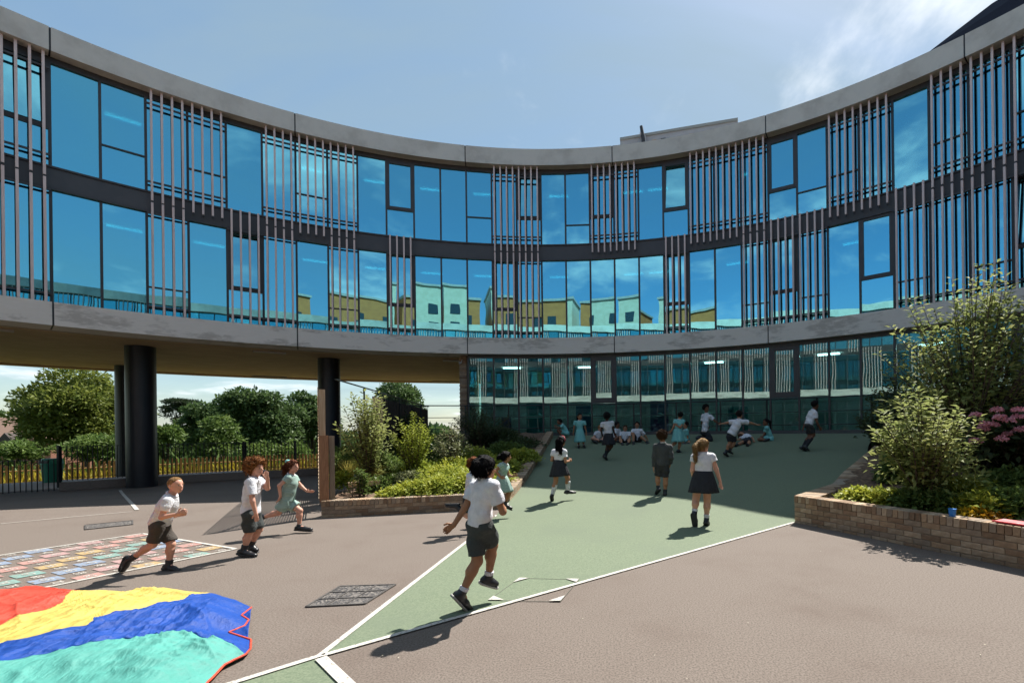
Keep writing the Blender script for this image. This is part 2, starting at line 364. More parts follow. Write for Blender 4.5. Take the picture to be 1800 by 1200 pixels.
# concrete panels (parapet and slab edge), one per joint bay
for i in range(-1, 6):
    a, b = T0 + i * DT + .0012, T0 + (i + 1) * DT - .0012
    bp(arc_obj('parapet_panel', RI, RI + 1.05, Z_PB, Z_PT, a, b, 14, M_CONC))
    bp(arc_obj('slab_edge_panel', RI, RI + .95, Z_SB, Z_ST, a, b, 14, M_CONC2))
ra, rb = T0 + 6 * DT, T0 - DT + 2 * math.pi
bp(arc_obj('rear_parapet', RI, RI + 1.05, Z_PB, Z_PT, ra, rb, 70, M_CONC)); bp(arc_obj('rear_slab_edge', RI, RI + .95, Z_SB, Z_ST, ra, rb, 70, M_CONC2))
for t in [T0 + i * DT for i in range(-1, 7)]:       # dark joint fillers
    for z0, z1, w in ((Z_PB + .02, Z_PT - .01, .9), (Z_SB + .02, Z_ST - .02, .9)):
        bp(arc_obj('joint', RI + .02, RI + w, z0, z1, t - .0013, t + .0013, 1, M_CAP))
RG = RI + .36                                         # glazing line
bp(arc_obj('spandrel_panel', RG - .03, RG + .12, Z_B0, Z_B1, tk(K0), tk(K1), 120, M_BAND))
for z in (Z_B0 + .02, Z_B1 - .03): bp(arc_obj('spandrel_trim', RG - .07, RG - .03, z - .025, z + .025, tk(K0), tk(K1), 120, M_FRAME))
bp(arc_obj('head_frame', RG - .02, RG + .12, Z_PB - .16, Z_PB - .002, tk(K0), tk(K1), 120, M_FRAME))
bp(arc_obj('sill_frame', RG - .02, RG + .10, Z_ST, Z_ST + .045, tk(K0), tk(K1), 120, M_FRAME))
bp(arc_obj('rear_spandrel', RG - .03, RG + .12, Z_B0, Z_B1, tk(K1), tk(K0) + 2 * math.pi, 70, M_BAND))
bp(arc_obj('roof', RI + 1.05, RO, Z_PT - .35, Z_PT - .05, 0, 2 * math.pi, 120, M_PAVE))
# glazing cells
def quad_cell(mb, ka, kb, z0, z1, r, th, ia=0.0, ib=0.0):
    a = tk(ka) + ia; b = tk(kb) - ib
    mb.hexa([pol(r, a, z0), pol(r, b, z0), pol(r + th, b, z0), pol(r + th, a, z0), pol(r, a, z1), pol(r, b, z1), pol(r + th, b, z1), pol(r + th, a, z1)])
MW = .030 / RG
RF = RI + .16
def fin_mesh(mb, t, z0, z1, w=.055, d=.085):
    h = w / 2 / RF
    mb.hexa([pol(RF - d / 2, t - h, z0), pol(RF - d / 2, t + h, z0), pol(RF + d / 2, t + h, z0), pol(RF + d / 2, t - h, z0), pol(RF - d / 2, t - h, z1), pol(RF - d / 2, t + h, z1), pol(RF + d / 2, t + h, z1), pol(RF + d / 2, t - h, z1)])
def pane_local(ka, kb, z0, z1, r, ia, ib, m, name='glass_pane'):
    a = tk(ka) + ia; b = tk(kb) - ib
    mb = MB(); c = Vector(pol(r, (a + b) / 2, (z0 + z1) / 2)); jit = [random.uniform(-.0045, .0045) for _ in range(2)]
    ps = [pol(r + jit[0], a, z0), pol(r + jit[1], b, z0), pol(r + .024 + jit[1], b, z0), pol(r + .024 + jit[0], a, z0), pol(r - jit[1], a, z1), pol(r - jit[0], b, z1), pol(r + .024 - jit[0], b, z1), pol(r + .024 - jit[1], a, z1)]
    mb.hexa([Vector(p) - c for p in ps]); o = mb.build(name, m); o.location = c; return bp(o)
def rear_cell(g, fr, fn, k, ty, z0, z1, up):
    quad_cell(g, k, k + 1, z0, z1, RG + .02, .02)
    quad_cell(fr, k, k, z0, z1, RG, .12, -MW, -MW)
    if 'F' in ty:
        for j in range(4): fin_mesh(fn, tk(k) + DK * (j + .5) / 4, Z_B0 + .25 if up else z0 + .03, z1 if up else Z_B0 + .5)
    if 'C' in ty or 'T' in ty: quad_cell(fr, k, k + 1, z0 + 1.05, z0 + 1.13, RG - .01, .1)
def casement(k, z0, z1, r=None):
    r = RG - .02 if r is None else r
    mb = MB(); fw = .085; fa = fw / r
    quad_cell(mb, k, k + 1, z1 - fw, z1, r, .1, MW, MW); quad_cell(mb, k, k + 1, z0, z0 + fw, r, .1, MW, MW)
    for a, b in ((tk(k) + MW, tk(k) + MW + fa), (tk(k + 1) - MW - fa, tk(k + 1) - MW)):
        mb.hexa([pol(r, a, z0 + fw), pol(r, b, z0 + fw), pol(r + .1, b, z0 + fw), pol(r + .1, a, z0 + fw), pol(r, a, z1 - fw), pol(r, b, z1 - fw), pol(r + .1, b, z1 - fw), pol(r + .1, a, z1 - fw)])
    bp(mb.build('casement_frame', M_FRAME))
for fl, d, z0, z1 in ((1, UP, Z_B1, Z_PB - .16), (0, LO, Z_ST + .045, Z_B0)):
    for k in range(K0, K1):
        ty = typ(k, d); mb = MB(); quad_cell(mb, k, k, z0, z1, RG - .02, .14, -MW, -MW); bp(mb.build('mullion', M_FRAME))
        zs = [(z0, z1)]
        H = z1 - z0
        if 'C' in ty or 'T' in ty:
            zt = z0 + .36 * H; zs = [(z0, zt - .02), (zt + .02, z1)]
        elif 't' in ty:
            zt = z0 + .27 * H; zs = [(z0, zt - .02), (zt + .02, z1)]
        if len(zs) == 2:
            mb = MB(); quad_cell(mb, k, k + 1, zt - .02, zt + .02, RG - .012, .1, MW, MW); bp(mb.build('transom', M_FRAME))
        for i, (a, b) in enumerate(zs):
            ins = MW
            if 'C' in ty and i == 1: casement(k, a, b); a += .08; b -= .08; ins = MW + .08 / RG
            pn_ = pane_local(k, k + 1, a, b, RG + .03, ins, ins, M_GLASS)
            if 'C' in ty and i == 1 and (k, fl) in ((20, 1), (-1, 1), (4, 0), (14, 1), (31, 0)):      # casements tilted open
                tm_ = (tk(k) + tk(k + 1)) / 2; pn_.rotation_mode = 'AXIS_ANGLE'; pn_.rotation_axis_angle = (R_(-5.5), math.cos(tm_), -math.sin(tm_), 0)
        if 'F' in ty:
            for j in range(4):
                t = tk(k) + DK * (j + .5) / 4; mb = MB()
                both = 'F' in typ(k, LO if fl else UP)
                jz = random.uniform(-.015, .015)
                za, zb = (8.56 if both else 8.48, Z_PB - .002) if fl else (Z_ST + .03, 8.50 if both else 8.86)
                fin_mesh(mb, t, za + jz, zb); o = bp(mb.build('fin', M_FIN))
                if fl:
                    mb = MB(); fin_mesh(mb, t, za + jz - .055, za + jz - .002, .045, .06); bp(mb.build('fin_cap', M_CAP))
            for zz_ in ((z0 + .25, z1 - .22) if fl else (z0 + .22, z1 - .05)):       # fin support brackets
                mb = MB(); quad_cell(mb, k, k + 1, zz_ - .025, zz_ + .025, RF + .045, .05); bp(mb.build('fin_rail', M_FRAME))
for k, fl, q in ((2, 1, .9), (3, 1, .75), (22, 1, .8), (26, 1, .5), (27, 1, .9), (5, 0, .4), (9, 0, .3), (16, 0, .25), (29, 1, .6), (30, 0, .7)):
    zt_ = (Z_B0, Z_PB - .16)[fl]; mb = MB(); quad_cell(mb, k, k + 1, zt_ - 2.9 * q, zt_ - .02, RG + .16, .006, MW * 2, MW * 2); bp(mb.build('roller_blind', mat('pale_roller_blind', (.72, .74, .74), .9)))
# ground floor glazing
KG0 = 12
Z_G0 = 1.29
RGG = RI + .30
for k in range(KG0, K1):
    mb = MB(); quad_cell(mb, k, k, Z_G0, Z_SB - .12, RGG - .02, .16, -MW, -MW); bp(mb.build('mullion', M_FRAME))
    a, b = Z_G0 + .14, Z_SB - .12; ins = MW
    if k in (17, 24, 31):
        mb = MB(); quad_cell(mb, k, k + 1, a + 1.15, a + 1.35, RGG - .03, .12, MW, MW); quad_cell(mb, k, k + 1, b - .14, b, RGG - .03, .12, MW, MW)
        for q in (tk(k) + MW, tk(k + 1) - MW - .14 / RG): mb.hexa([pol(RGG - .03, q, a + 1.35), pol(RGG - .03, q + .14 / RG, a + 1.35), pol(RGG + .09, q + .14 / RG, a + 1.35), pol(RGG + .09, q, a + 1.35), pol(RGG - .03, q, b - .14), pol(RGG - .03, q + .14 / RG, b - .14), pol(RGG + .09, q + .14 / RG, b - .14), pol(RGG + .09, q, b - .14)])
        bp(mb.build('casement_frame', M_FRAME)); pane_local(k, k + 1, a + 1.35, b - .14, RGG + .03, MW + .14 / RG, MW + .14 / RG, M_GLASS0); b = a + 1.15
    pane_local(k, k + 1, a, b, RGG + .03, ins, ins, M_GLASS0)
bp(arc_obj('head_frame', RGG - .05, RGG + .2, Z_SB - .12, Z_SB - .002, tk(KG0), tk(K1), 90, M_FRAME)); bp(arc_obj('base_frame', RGG - .03, RGG + .12, Z_G0, Z_G0 + .14, tk(KG0), tk(K1), 90, M_BAND))
# far side of the ring (behind the camera, seen in the glass)
g, fr, fn = MB(), MB(), MB(); g0 = MB()
kend = int(round((tk(K0) + 2 * math.pi - T0) / DK))
for k in range(K1, kend):
    rear_cell(g, fr, fn, k, random.choice(['F', 'P', 'FC', 'P', 'FT']), Z_B1, Z_PB, True)
    rear_cell(g, fr, fn, k, random.choice(['F', 'P', 'FC', 'P', 'FT']), Z_ST, Z_B0, False)
    quad_cell(g0, k, k + 1, .05, Z_SB - .1, RGG + .02, .02); quad_cell(fr, k, k, .05, Z_SB - .1, RGG, .1, -MW, -MW)
for nm, mbx, m in (('rear_glazing', g, M_GLASS), ('rear_mullions', fr, M_FRAME), ('rear_fins', fn, M_FIN), ('rear_ground_glazing', g0, M_GLASS0)):
    tag(bp(mbx.build(nm, m)), kind='stuff')
# interior shells
for z in (Z_ST - .10, Z_B0 + .15): bp(arc_obj('floor_deck', RG + .14, RO - .3, z, z + .09, 0, 2 * math.pi, 100, M_INTF))
for z in (Z_B0 - .03, Z_PB - .12): bp(arc_obj('ceiling', RG + .14, RO - .3, z, z + .06, 0, 2 * math.pi, 100, M_INT))
bp(arc_obj('corridor_wall', RI + 7.0, RI + 7.2, Z_ST, Z_PB - .13, 0, 2 * math.pi, 100, M_INT))
bp(arc_obj('corridor_wall', RI + 6.0, RI + 6.2, 0, Z_SB - .02, tk(KG0) + .01, 5.0, 80, M_INT)); bp(arc_obj('ground_floor', RGG + .15, RO - .4, 1.0, 1.27, tk(KG0), 5.0, 80, M_INT))
bp(arc_obj('ceiling', RGG + .2, RO - .4, Z_SB - .10, Z_SB - .03, tk(KG0), 5.0, 80, M_INT))
for k in range(-3, 36, 6):
    for z0, z1 in ((Z_ST, Z_B0 - .04), (Z_B1, Z_PB - .13)):
        t = tk(k); bp(arc_obj('partition', RG + .2, RI + 7, z0, z1, t - .004, t + .004, 1, M_INT))
M_LAMP = emis('ceiling_lamp_glow', (.95, 1, 1), 2.2)
M_ADDED_GLOW = emis('ground_floor_added_glow', (.93, 1, 1), 3.2)
for k in (13, 16, 21, 25, 28, 32):  # glowing strips added to brighten the ground floor rooms behind the glass
    bp(arc_obj('ceiling_lamp', RI + 3.2, RI + 3.4, Z_SB - .16, Z_SB - .13, tk(k) + .01, tk(k) + .05, 2, M_ADDED_GLOW))
for k in (1, 3, 6, 8, 10, 12, 15, 18, 19, 22, 26):
    for z in (Z_B0 - .06, Z_PB - .15):
        bp(arc_obj('ceiling_lamp', RI + 2.2, RI + 2.32, z - .03, z, tk(k) + .01, tk(k) + .055, 2, M_LAMP))
# pin boards and cupboards behind the glass
M_BOARD = [mat('pin_board_blue', (.03, .12, .30), .8), mat('pin_board_teal', (.05, .32, .33), .8), mat('pale_cupboard', (.62, .63, .60), .6), mat('pin_board_purple', (.22, .08, .26), .8)]
for k, fl, w, ci in ((0, 1, .7, 0), (4, 1, .6, 0), (12, 1, .6, 2), (13, 1, .5, 3), (15, 1, .6, 2), (19, 1, .5, 0), (9, 0, .6, 0), (1, 0, .6, 0), (22, 1, .9, 1), (26, 0, .7, 1), (7, 0, .7, 2)):
    z = (Z_ST, Z_B1)[fl]; bp(arc_obj('cupboard', RI + 1.3, RI + 1.75, z, z + random.uniform(.9, 1.3), tk(k) + .008, tk(k) + DK * w, 3, M_BOARD[ci]))
for k, w in ((13, .5), (14, .8), (16, .7), (19, .8), (22, .8), (25, .7), (27, .8)):
    bp(arc_obj('cupboard', RI + 2.4, RI + 2.9, 1.28, 1.28 + random.uniform(.8, 1.5), tk(k) + .008, tk(k) + DK * w, 3, random.choice(M_BOARD)))
# outer wall, soffit of the raised part
OT0, OT1 = tk(KG0) - 2 * math.pi + 5.2, tk(KG0)
bp(arc_obj('outer_wall', RO - .25, RO, Z_SB + .06, Z_PT, 0, 2 * math.pi, 110, M_BAND))
bp(arc_obj('soffit_edge', RI + .95, RI + 1.25, Z_SB + .01, Z_SB + .3, OT0, OT1, 60, M_SOFFC))
bp(arc_obj('soffit_groove', RI + 1.25, RI + 1.33, Z_SB + .12, Z_SB + .3, OT0, OT1, 60, M_CAP))
bp(arc_obj('soffit', RI + 1.33, RO - .5, Z_SB + .005, Z_SB + .3, OT0, OT1, 60, M_SOFF))
bp(arc_obj('outer_edge_beam', RO - .5, RO + .02, Z_SB - .05, Z_SB + .5, 0, 2 * math.pi, 110, M_SOFF))
for r, t in ((RI + 1.7, -.98), (RI + 1.7, -.62), (RI + 1.9, -.26), (RO - 1.0, -.62), (RO - 1.0, -.30)):
    bp(arc_obj('soffit_light', r, r + .13, Z_SB - .055, Z_SB + .004, t, t + .055, 3, mat('light_fitting_grey', (.42, .40, .37), .5)))
# brick end wall of the ground floor
te = tk(KG0) - MW * 2
bp(arc_obj('end_wall', RGG + .3, RO - .6, -.4, Z_SB + .004, te - .017, te, 2, M_MORT))
zz_ = 0
for ci in range(60):
    z0 = .6 + ci * .075
    if z0 > Z_SB - .08: break
    t = te - .0175; o = bp(arc_obj('brick', RGG + .20, RGG + .30, z0, z0 + .065, t + (.001 if ci % 2 else 0), te - .001, 1, random.choice(M_BRK)))
# columns
for r, t in ((19.4, -.78), (19.4, -.49), (19.4, -1.07), (26.2, -.79), (26.2, -.49)):
    x, y, _ = pol(r, t, 0); mb = MB(); rad = .40 if r < 20 else .36
    mb.tube([(x, y, -.7), (x, y, Z_SB + .01)], rad, 40); bp(mb.build('column', M_COLM, smooth=False))
# security camera at the corner of the brick end wall
cw = Vector(pol(RGG + .1, te - .012, Z_SB - .28)); sq = empty('security_camera', cw); tag(sq, 'small pale security camera under the slab edge at the brick pier', 'camera')
M_GREYP = mat('pale_grey_plastic', (.5, .5, .5), .5)
MB().tube([(0, 0, 0), (-.05, -.12, -.05)], .035, 10).build('housing', M_GREYP, sq); MB().tube([(0, 0, .0), (0.0, .1, .12)], .015, 8).build('bracket', M_GREYP, sq)
# rooftop things
def roof_thing(name, label, cat, px0, px1, py, Y, h, m, depth=1.0):
    a = at(px0, py, Y); b = at(px1, py, Y); mb = MB(); mb.box(a.x, b.x, Y, Y + depth, Z_PT - .1, a.z + h); o = mb.build(name, m); return tag(o, label, cat)
pr = empty('rooftop_plant_screen', at(1200, 250, 24)); pr.location.z = Z_PT - .06
tag(pr, 'low grey rooftop plant enclosure with vents showing above the parapet', 'rooftop plant')
M_PLANT = mat('pale_grey_cladding', (.40, .39, .40), .5, (.35, .34, .35), scale=2)
def rel(o, root): o.parent = root; o.location = o.location - root.location; return o
pa = at(1090, 243, 23.5); pb = at(1297, 208, (pa.z - CAMH) / ray(1297, 208)[1])
d_ = (pb - pa); d_.z = 0; nrm = Vector((-d_.y, d_.x, 0)).normalized()
def wallbox(a, b, z0, z1, th, name, m, root):
    mb = MB(); a = Vector(a); b = Vector(b); d = b - a; n = Vector((-d.y, d.x, 0)).normalized() * th
    mb.hexa([(a.x, a.y, z0), (b.x, b.y, z0), (b.x + n.x, b.y + n.y, z0), (a.x + n.x, a.y + n.y, z0), (a.x, a.y, z1), (b.x, b.y, z1), (b.x + n.x, b.y + n.y, z1), (a.x + n.x, a.y + n.y, z1)])
    o = mb.build(name, m); return rel(o, root) if root else o
ptop = max(pa.z, pb.z)
wallbox(pa, pb, Z_PT - .06, ptop - .12, 1.5, 'cladding', M_PLANT, pr); wallbox(pa - nrm * .05, pb - nrm * .05, ptop - .12, ptop, 1.6, 'roof_cap', mat('grey_cap', (.30, .30, .28), .5), pr)
for i, f_ in enumerate((.06, .13, .28, .36, .5, .6, .68, .74, .86)):
    p = pa.lerp(pb, f_) - nrm * .03; wallbox(p, p + d_.normalized() * .22, ptop - .75, ptop - .35, .02, 'vent', (M_CAP, M_PLANT, M_TIMP)[i % 3], pr)
ck = empty('roof_cowl', at(1131, 240, 23.0)); tag(ck, 'dark twisted vent cowl standing at the parapet in front of the rooftop plant', 'vent')
ck.location.z = Z_PT - .06
hh = at(1131, 222, 23).z - Z_PT + .06
MB().tube([(0, 0, 0), (0, 0, hh * .8), (-.1, 0, hh)], .12, 10, .07).build('pipe', M_CAP, ck); MB().tube([(-.2, 0, hh * .75), (-.12, 0, hh * .9), (.05, 0, hh * .85), (.14, 0, hh * .5)], .06, 8).build('hood', M_PLANT, ck)
hp = at(1537, 128, 17.5); ht = empty('roof_hatch', (hp.x, hp.y, Z_PT - .06)); tag(ht, 'small open grey roof hatch above the parapet on the right', 'hatch')
MB().box(-.38, .38, 0, .7, 0, .12).build('upstand', M_PLANT, ht); MB().hexa([(-.4, -.05, .12), (.36, -.05, .12), (.36, .65, .12), (-.4, .65, .12), (-.4, -.05, .36), (.36, -.05, .42), (.36, .65, .3), (-.4, .65, .25)]).build('lid', mat('hatch_grey', (.20, .20, .18), .6), ht)
rd = empty('rooflight', pol(RI + 3.2, .86, Z_PT - .06)); tag(rd, 'dark curved rooflight rising behind the parapet at the upper right', 'rooflight')
mb = MB()
prof = [(0, -2.6, 0), (0.0, -1.8, .75), (0, 0, 1.4), (0, 3.5, 1.55), (0, 4.5, 0)]
tt = .86
for i, (a_, s_, h_) in enumerate(prof): pass
vs = []; 
for rofs in (-1.9, 1.9):
    for _, s_, h_ in prof: q = Vector(pol(RI + 3.2 + rofs, tt + s_ / RI, Z_PT - .06 + h_)) - rd.location; vs.append(q)
n = len(prof); mb.add(vs, [tuple(range(n)), tuple(range(n, 2 * n))[::-1]] + [(i, (i + 1) % n, n + (i + 1) % n, n + i) for i in range(n)])
mb.build('dome', mat('dark_rooflight_glass', (.02, .025, .04), .7, spec=.1), rd)
# ------------------------------------------------------------------ apartment blocks behind the camera, mirrored in the glazing
M_ORB = mat('orange_brick_render', (.55, .20, .06), .85, (.46, .16, .05), scale=1.2); M_WHB = mat('cream_brick_render', (.60, .54, .45), .85, (.52, .47, .38), scale=1.2)
M_WGL = mat('dark_flat_window', (.03, .05, .07), .1)
def block(x0, x1, y, h, m, label, dy=9):
    b = empty('apartment_block', ((x0 + x1) / 2, y, -3)); tag(b, label, 'building', 'blocks mirrored in the glazing'); mb = MB(); w = (x1 - x0) / 2
    mb.box(-w, w, -dy, 0, 0, h + 3); mb.build('wall', m, b); MB().box(-w - .2, w + .2, -dy - .2, .2, h + 3, h + 3.4).build('roof', M_PLANT, b)
    z = h - 1.5; n = max(1, int((x1 - x0) / 3.6))
    while z > 6:
        for i in range(n):
            x = -w + (i + .5) * 2 * w / n; MB().box(x - .75, x + .75, -.02, .05, z - .1, z + 1.7).build('window', M_WGL, b)
        z -= 3.2
block(-34, -25, -46, 23, M_ORB, 'orange brick apartment block, mirrored at the left of the first floor glazing'); block(-22, -13, -50, 25.5, M_WHB, 'cream apartment block, mirrored left of centre in the glazing')
block(-11, 2, -47, 23.8, M_ORB, 'wide orange brick apartment block, mirrored at the centre of the glazing'); block(4, 12, -48, 26, M_WHB, 'tall cream apartment block, mirrored right of centre in the glazing'); block(14, 28, -50, 24.5, M_ORB, 'orange brick apartment block, mirrored at the right of the glazing')
#@@PART2
# ------------------------------------------------------------------ brick planters
def brick_mesh(l, w, h, m, seed):
    r = random.Random(seed); j = lambda: r.uniform(-.0025, .0025); b = .004
    mb = MB(); vs = []
    for z, s in ((0, 1), (b, 0), (h - b, 0), (h, 1)):
        for x, y in ((0, 0), (l, 0), (l, w), (0, w)):
            vs.append((x + (b if x == 0 else -b) * s + j(), y + (b if y == 0 else -b) * s + j() * .5, z + j() * .4))
    fs = [(3, 2, 1, 0), (12, 13, 14, 15)]
    for a in (0, 4, 8):
        for k in range(4): fs.append((a + k, a + (k + 1) % 4, a + 4 + (k + 1) % 4, a + 4 + k))
    mb.add(vs, fs); return mb.mesh('brick', m)
BR = [brick_mesh(.215, .1, .065, M_BRK[i % 4], i) for i in range(8)]
CP = [brick_mesh(.065, .225, .105, M_BRK[i % 4], 20 + i) for i in range(8)]
def put(me, name, p, ang, root, rx=0.0):
    o = bpy.data.objects.new(name, me); o.location = Vector(p) - root.location; o.rotation_euler = (rx, 0, ang); o.parent = root; COL.objects.link(o); return o
def brick_run(root, a, b, zb, ztop, courses, face, coping=True, zs=None, cw=1.0):
    """a->b along the wall foot, the seen face to the right-hand side of a->b; zb(s), ztop(s): foot and top heights along s"""
    a = Vector((a.x, a.y, 0)); b = Vector((b.x, b.y, 0)); d = (b - a); L = d.length; d.normalize(); n = Vector((-d.y, d.x, 0)); ang = math.atan2(d.y, d.x)
    wd = .215 * cw
    # mortar core
    mb = MB(); K = 12; vs = []; fs = []
    for i in range(K + 1):
        s = L * i / K; p = a + d * s
        for off, z in ((.012, zb(s) - .1), (wd - .012, zb(s) - .1), (wd - .012, ztop(s) - .012), (.012, ztop(s) - .012)):
            q = p + n * off; vs.append((q.x - root.location.x, q.y - root.location.y, z - root.location.z))
    for i in range(K):
        for k in range(4): fs.append((i * 4 + k, i * 4 + 4 + k, i * 4 + 4 + (k + 1) % 4, i * 4 + (k + 1) % 4))
    fs += [(0, 1, 2, 3)[::-1], (K * 4, K * 4 + 1, K * 4 + 2, K * 4 + 3)]
    obj('mortar', mesh_np('mortar', vs, fs, M_MORT), root)
    if face:
        for c in range(courses):
            s = -.1075 if c % 2 else 0.0
            while s < L - .05:
                s0 = max(s, 0); p = a + d * s0; z = ztop(s0 + .1) - .105 - (c + 1) * .075 + .005
                if z > zb(s0 + .1) - .07:
                    l = min(s + .215, L) - s0
                    o = put(random.choice(BR), 'brick', (p.x, p.y, z), ang, root); o.scale = (l / .215, 1, 1)
                s += .225
    if coping:
        s = 0.0
        while s < L - .04:
            p = a + d * s - n * .006; sl = math.atan2(ztop(s + .07) - ztop(s), .075)
            o = put(random.choice(CP), 'coping_brick', (p.x, p.y, ztop(s) - .105), ang, root); o.rotation_euler = (0, -sl, ang); o.scale = (1, cw, 1); s += .075
LF = atz(565, 910)
planL = empty('brick_planter', (-3.5, 9.6, 0)); tag(planL, 'low buff brick planter wall left of the green ramp, rising beside it', 'planter')
zlt = lambda x, y: .30 + max(0, y - 9.9) * .0 + (float(np.interp(y, PROF_X, PROF_Z)) - .14 if y > 9.9 else 0) * 1.0
brick_run(planL, LF, LC, lambda s: 0.0, lambda s: .31, 3, True)
LE = Vector((xl_of(17.9), 17.9, 0))
# ramp side wall: seen face is on the ramp side (right of the wall when walking back towards the camera is left) -> run from far to near
def zl_r(s): y = 9.9 + s; return .31 + max(0.0, float(np.interp(y, PROF_X, PROF_Z)) - .14) * 1.04
Lr = (LE - LC).length
brick_run(planL, LC, LE, lambda s: ramp_z(-1.8, 9.9 + s) - .02, zl_r, 4, True, True)
planR = empty('brick_planter', (4.0, 7.0, 0)); tag(planR, 'low buff brick planter wall with flowering shrubs, right of the green ramp', 'planter')
RS = atz(1800, 1001); rdir = (RS - RC).normalized(); REND = RC + rdir * 5.0
brick_run(planR, RC, REND, lambda s: 0.0, lambda s: .44 + .004 * s, 5, True)
RF_ = RE + wdir * 2.6
def zr_r(s): p = RC + wdir * s; return max(.44, ramp_z(p.x, p.y) + .12)
# the ramp-side run goes away from the camera with its seen (coping) edge to the left, so run far -> near
Lw = (RF_ - RC).length
brick_run(planR, RF_, RC, lambda s: 0.0, lambda s: zr_r(Lw - s), 0, False, cw=1.6)
# soil beds
def bedL_z(x, y): return .26 + max(0, float(np.interp(y, PROF_X, PROF_Z)) - .12) * 1.02
def bedR_z(x, y):
    ye = CY + math.hypot(x - CX, y - CY); return .27 + max(0, float(np.interp(ye, [9, 11, 13, 15.3], [0, .15, .5, .95])))
def bed(name, poly, zf, m, step=.3):
    xs = [p[0] for p in poly]; ys = [p[1] for p in poly]
    def inside(x, y):
        c = False; j = len(poly) - 1
        for i in range(len(poly)):
            if (poly[i][1] > y) != (poly[j][1] > y) and x < (poly[j][0] - poly[i][0]) * (y - poly[i][1]) / (poly[j][1] - poly[i][1]) + poly[i][0]: c = not c
            j = i
        return c
    X = np.arange(min(xs) - step, max(xs) + step, step); Y = np.arange(min(ys) - step, max(ys) + step, step); idx = {}; vs = []; fs = []
    for i, x in enumerate(X[:-1]):
        for j, y in enumerate(Y[:-1]):
            if inside(x + step / 2, y + step / 2):
                f = []
                for di, dj in ((0, 0), (1, 0), (1, 1), (0, 1)):
                    key = (i + di, j + dj)
                    if key not in idx: idx[key] = len(vs); vs.append((X[key[0]], Y[key[1]], zf(X[key[0]], Y[key[1]]) + random.uniform(-.03, .03)))
                    f.append(idx[key])
                fs.append(tuple(f))
    tag(obj(name, mesh_np(name, vs, fs, m, True)), kind='structure'); return inside
polyL = [(LF.x + .05, LF.y + .16), (LC.x - .13, LC.y + .16), (LE.x - .2, 17.95), (-4, 17.9), (-6.8, 17.3), (-7.0, 16)]
inL = bed('planting_soil', polyL, bedL_z, M_SOIL, .15)
polyR = [(RC.x + .50, RC.y + .0), (REND.x + .32, REND.y + .2), (12, 4), (14.0, 8), (RF_.x + 3.4, RF_.y - .4), (RF_.x + .45, RF_.y)]
inR = bed('planting_soil', polyR, bedR_z, M_SOIL, .15)

# ------------------------------------------------------------------ railing in front of the glazing (arc)
rl = empty('guard_railing', pol(R_ARC + .06, .1, 1.3)); tag(rl, 'dark metal guard railing along the top of the green ramp before the glazing', 'railing')
def arc_tube(root, name, r, z, ta, tb, rad, m, n=60):
    mb = MB(); mb.tube([Vector(pol(r, ta + (tb - ta) * i / n, z)) - root.location for i in range(n + 1)], rad, 6); return mb.build(name, m, root)
for z in (2.46, 2.03, 1.62): arc_tube(rl, 'rail', R_ARC + .06, z, -.42, 1.1, .022 if z > 2.4 else .014, M_RAIL)
for k in range(16):
    t = -.40 + k * .1; mb = MB(); mb.bar(Vector(pol(R_ARC + .06, t, 1.30)) - rl.location, Vector(pol(R_ARC + .06, t, 2.46)) - rl.location, .05, .03); mb.build('post', M_RAIL, rl)
# ------------------------------------------------------------------ black railing under the raised part
M_BLK = mat('black_railing_paint', (.010, .010, .014), .4)
rf = empty('bar_fence', atz(200, 856, -.2)); tag(rf, 'black vertical bar railing on a low brick plinth between the columns', 'railing')
def yz(x, y): return -.2
def bar_fence(root, P, top, base, brick, post_every):
    s_tot = 0; nb = 0
    for a, b in zip(P[:-1], P[1:]):
        a = Vector(a); b = Vector(b); d = (b - a); L = d.length; d.normalize(); o = root.location
        for z, w in ((top, .04), (base + .14, .035)):
            MB().bar(a - o + Vector((0, 0, z)), b - o + Vector((0, 0, z)), w, .012).build('rail', M_BLK, root)
        k = int(L / .115)
        for i in range(k):
            p = a + d * (i + .5) * L / k - o; MB().bar(p + Vector((0, 0, base + .04)), p + Vector((0, 0, top + .01)), .018, .018).build('bar', M_BLK, root)
        m = max(1, round(L / post_every))
        for i in range(m): p = a + d * i * L / m - o; MB().bar(p + Vector((0, 0, -.1)), p + Vector((0, 0, top + .04)), .07, .07).build('post', M_BLK, root)
        if brick:
            n = Vector((-d.y, d.x, 0)) * .11; mb = MB(); z0, z1 = -.3, base
            mb.hexa([Vector((*(a - n)[:2], z0)) - o - Vector((0, 0, 0)) , Vector((*(b - n)[:2], z0)) - o, Vector((*(b + n)[:2], z0)) - o, Vector((*(a + n)[:2], z0)) - o, Vector((*(a - n)[:2], z1)) - o, Vector((*(b - n)[:2], z1)) - o, Vector((*(b + n)[:2], z1)) - o, Vector((*(a + n)[:2], z1)) - o])
            mb.build('plinth', mat('plinth_brick', (.25, .21, .18), .9, (.19, .155, .13), scale=9, stretch=(2, 2, 6)), root)
fp = [atz(x, y, -.2) for x, y in ((104, 862), (275, 850), (430, 841), (600, 831))]
fp0 = [Vector((p.x, p.y, 0)) for p in fp]
ftop = at(160, 782, fp[0].y + .6).z
bar_fence(rf, fp0, 1.20, .06, True, 2.0)
gt = empty('bar_gate', atz(50, 868, -.2)); tag(gt, 'lower black bar gate at the left edge of the picture', 'gate')
g1 = fp0[0] + (fp0[0] - fp0[1]).normalized() * .05; g0_ = Vector((-20.2, 13.6, 0)); bar_fence(gt, [g0_, g1], .80, -.30, False, 4)
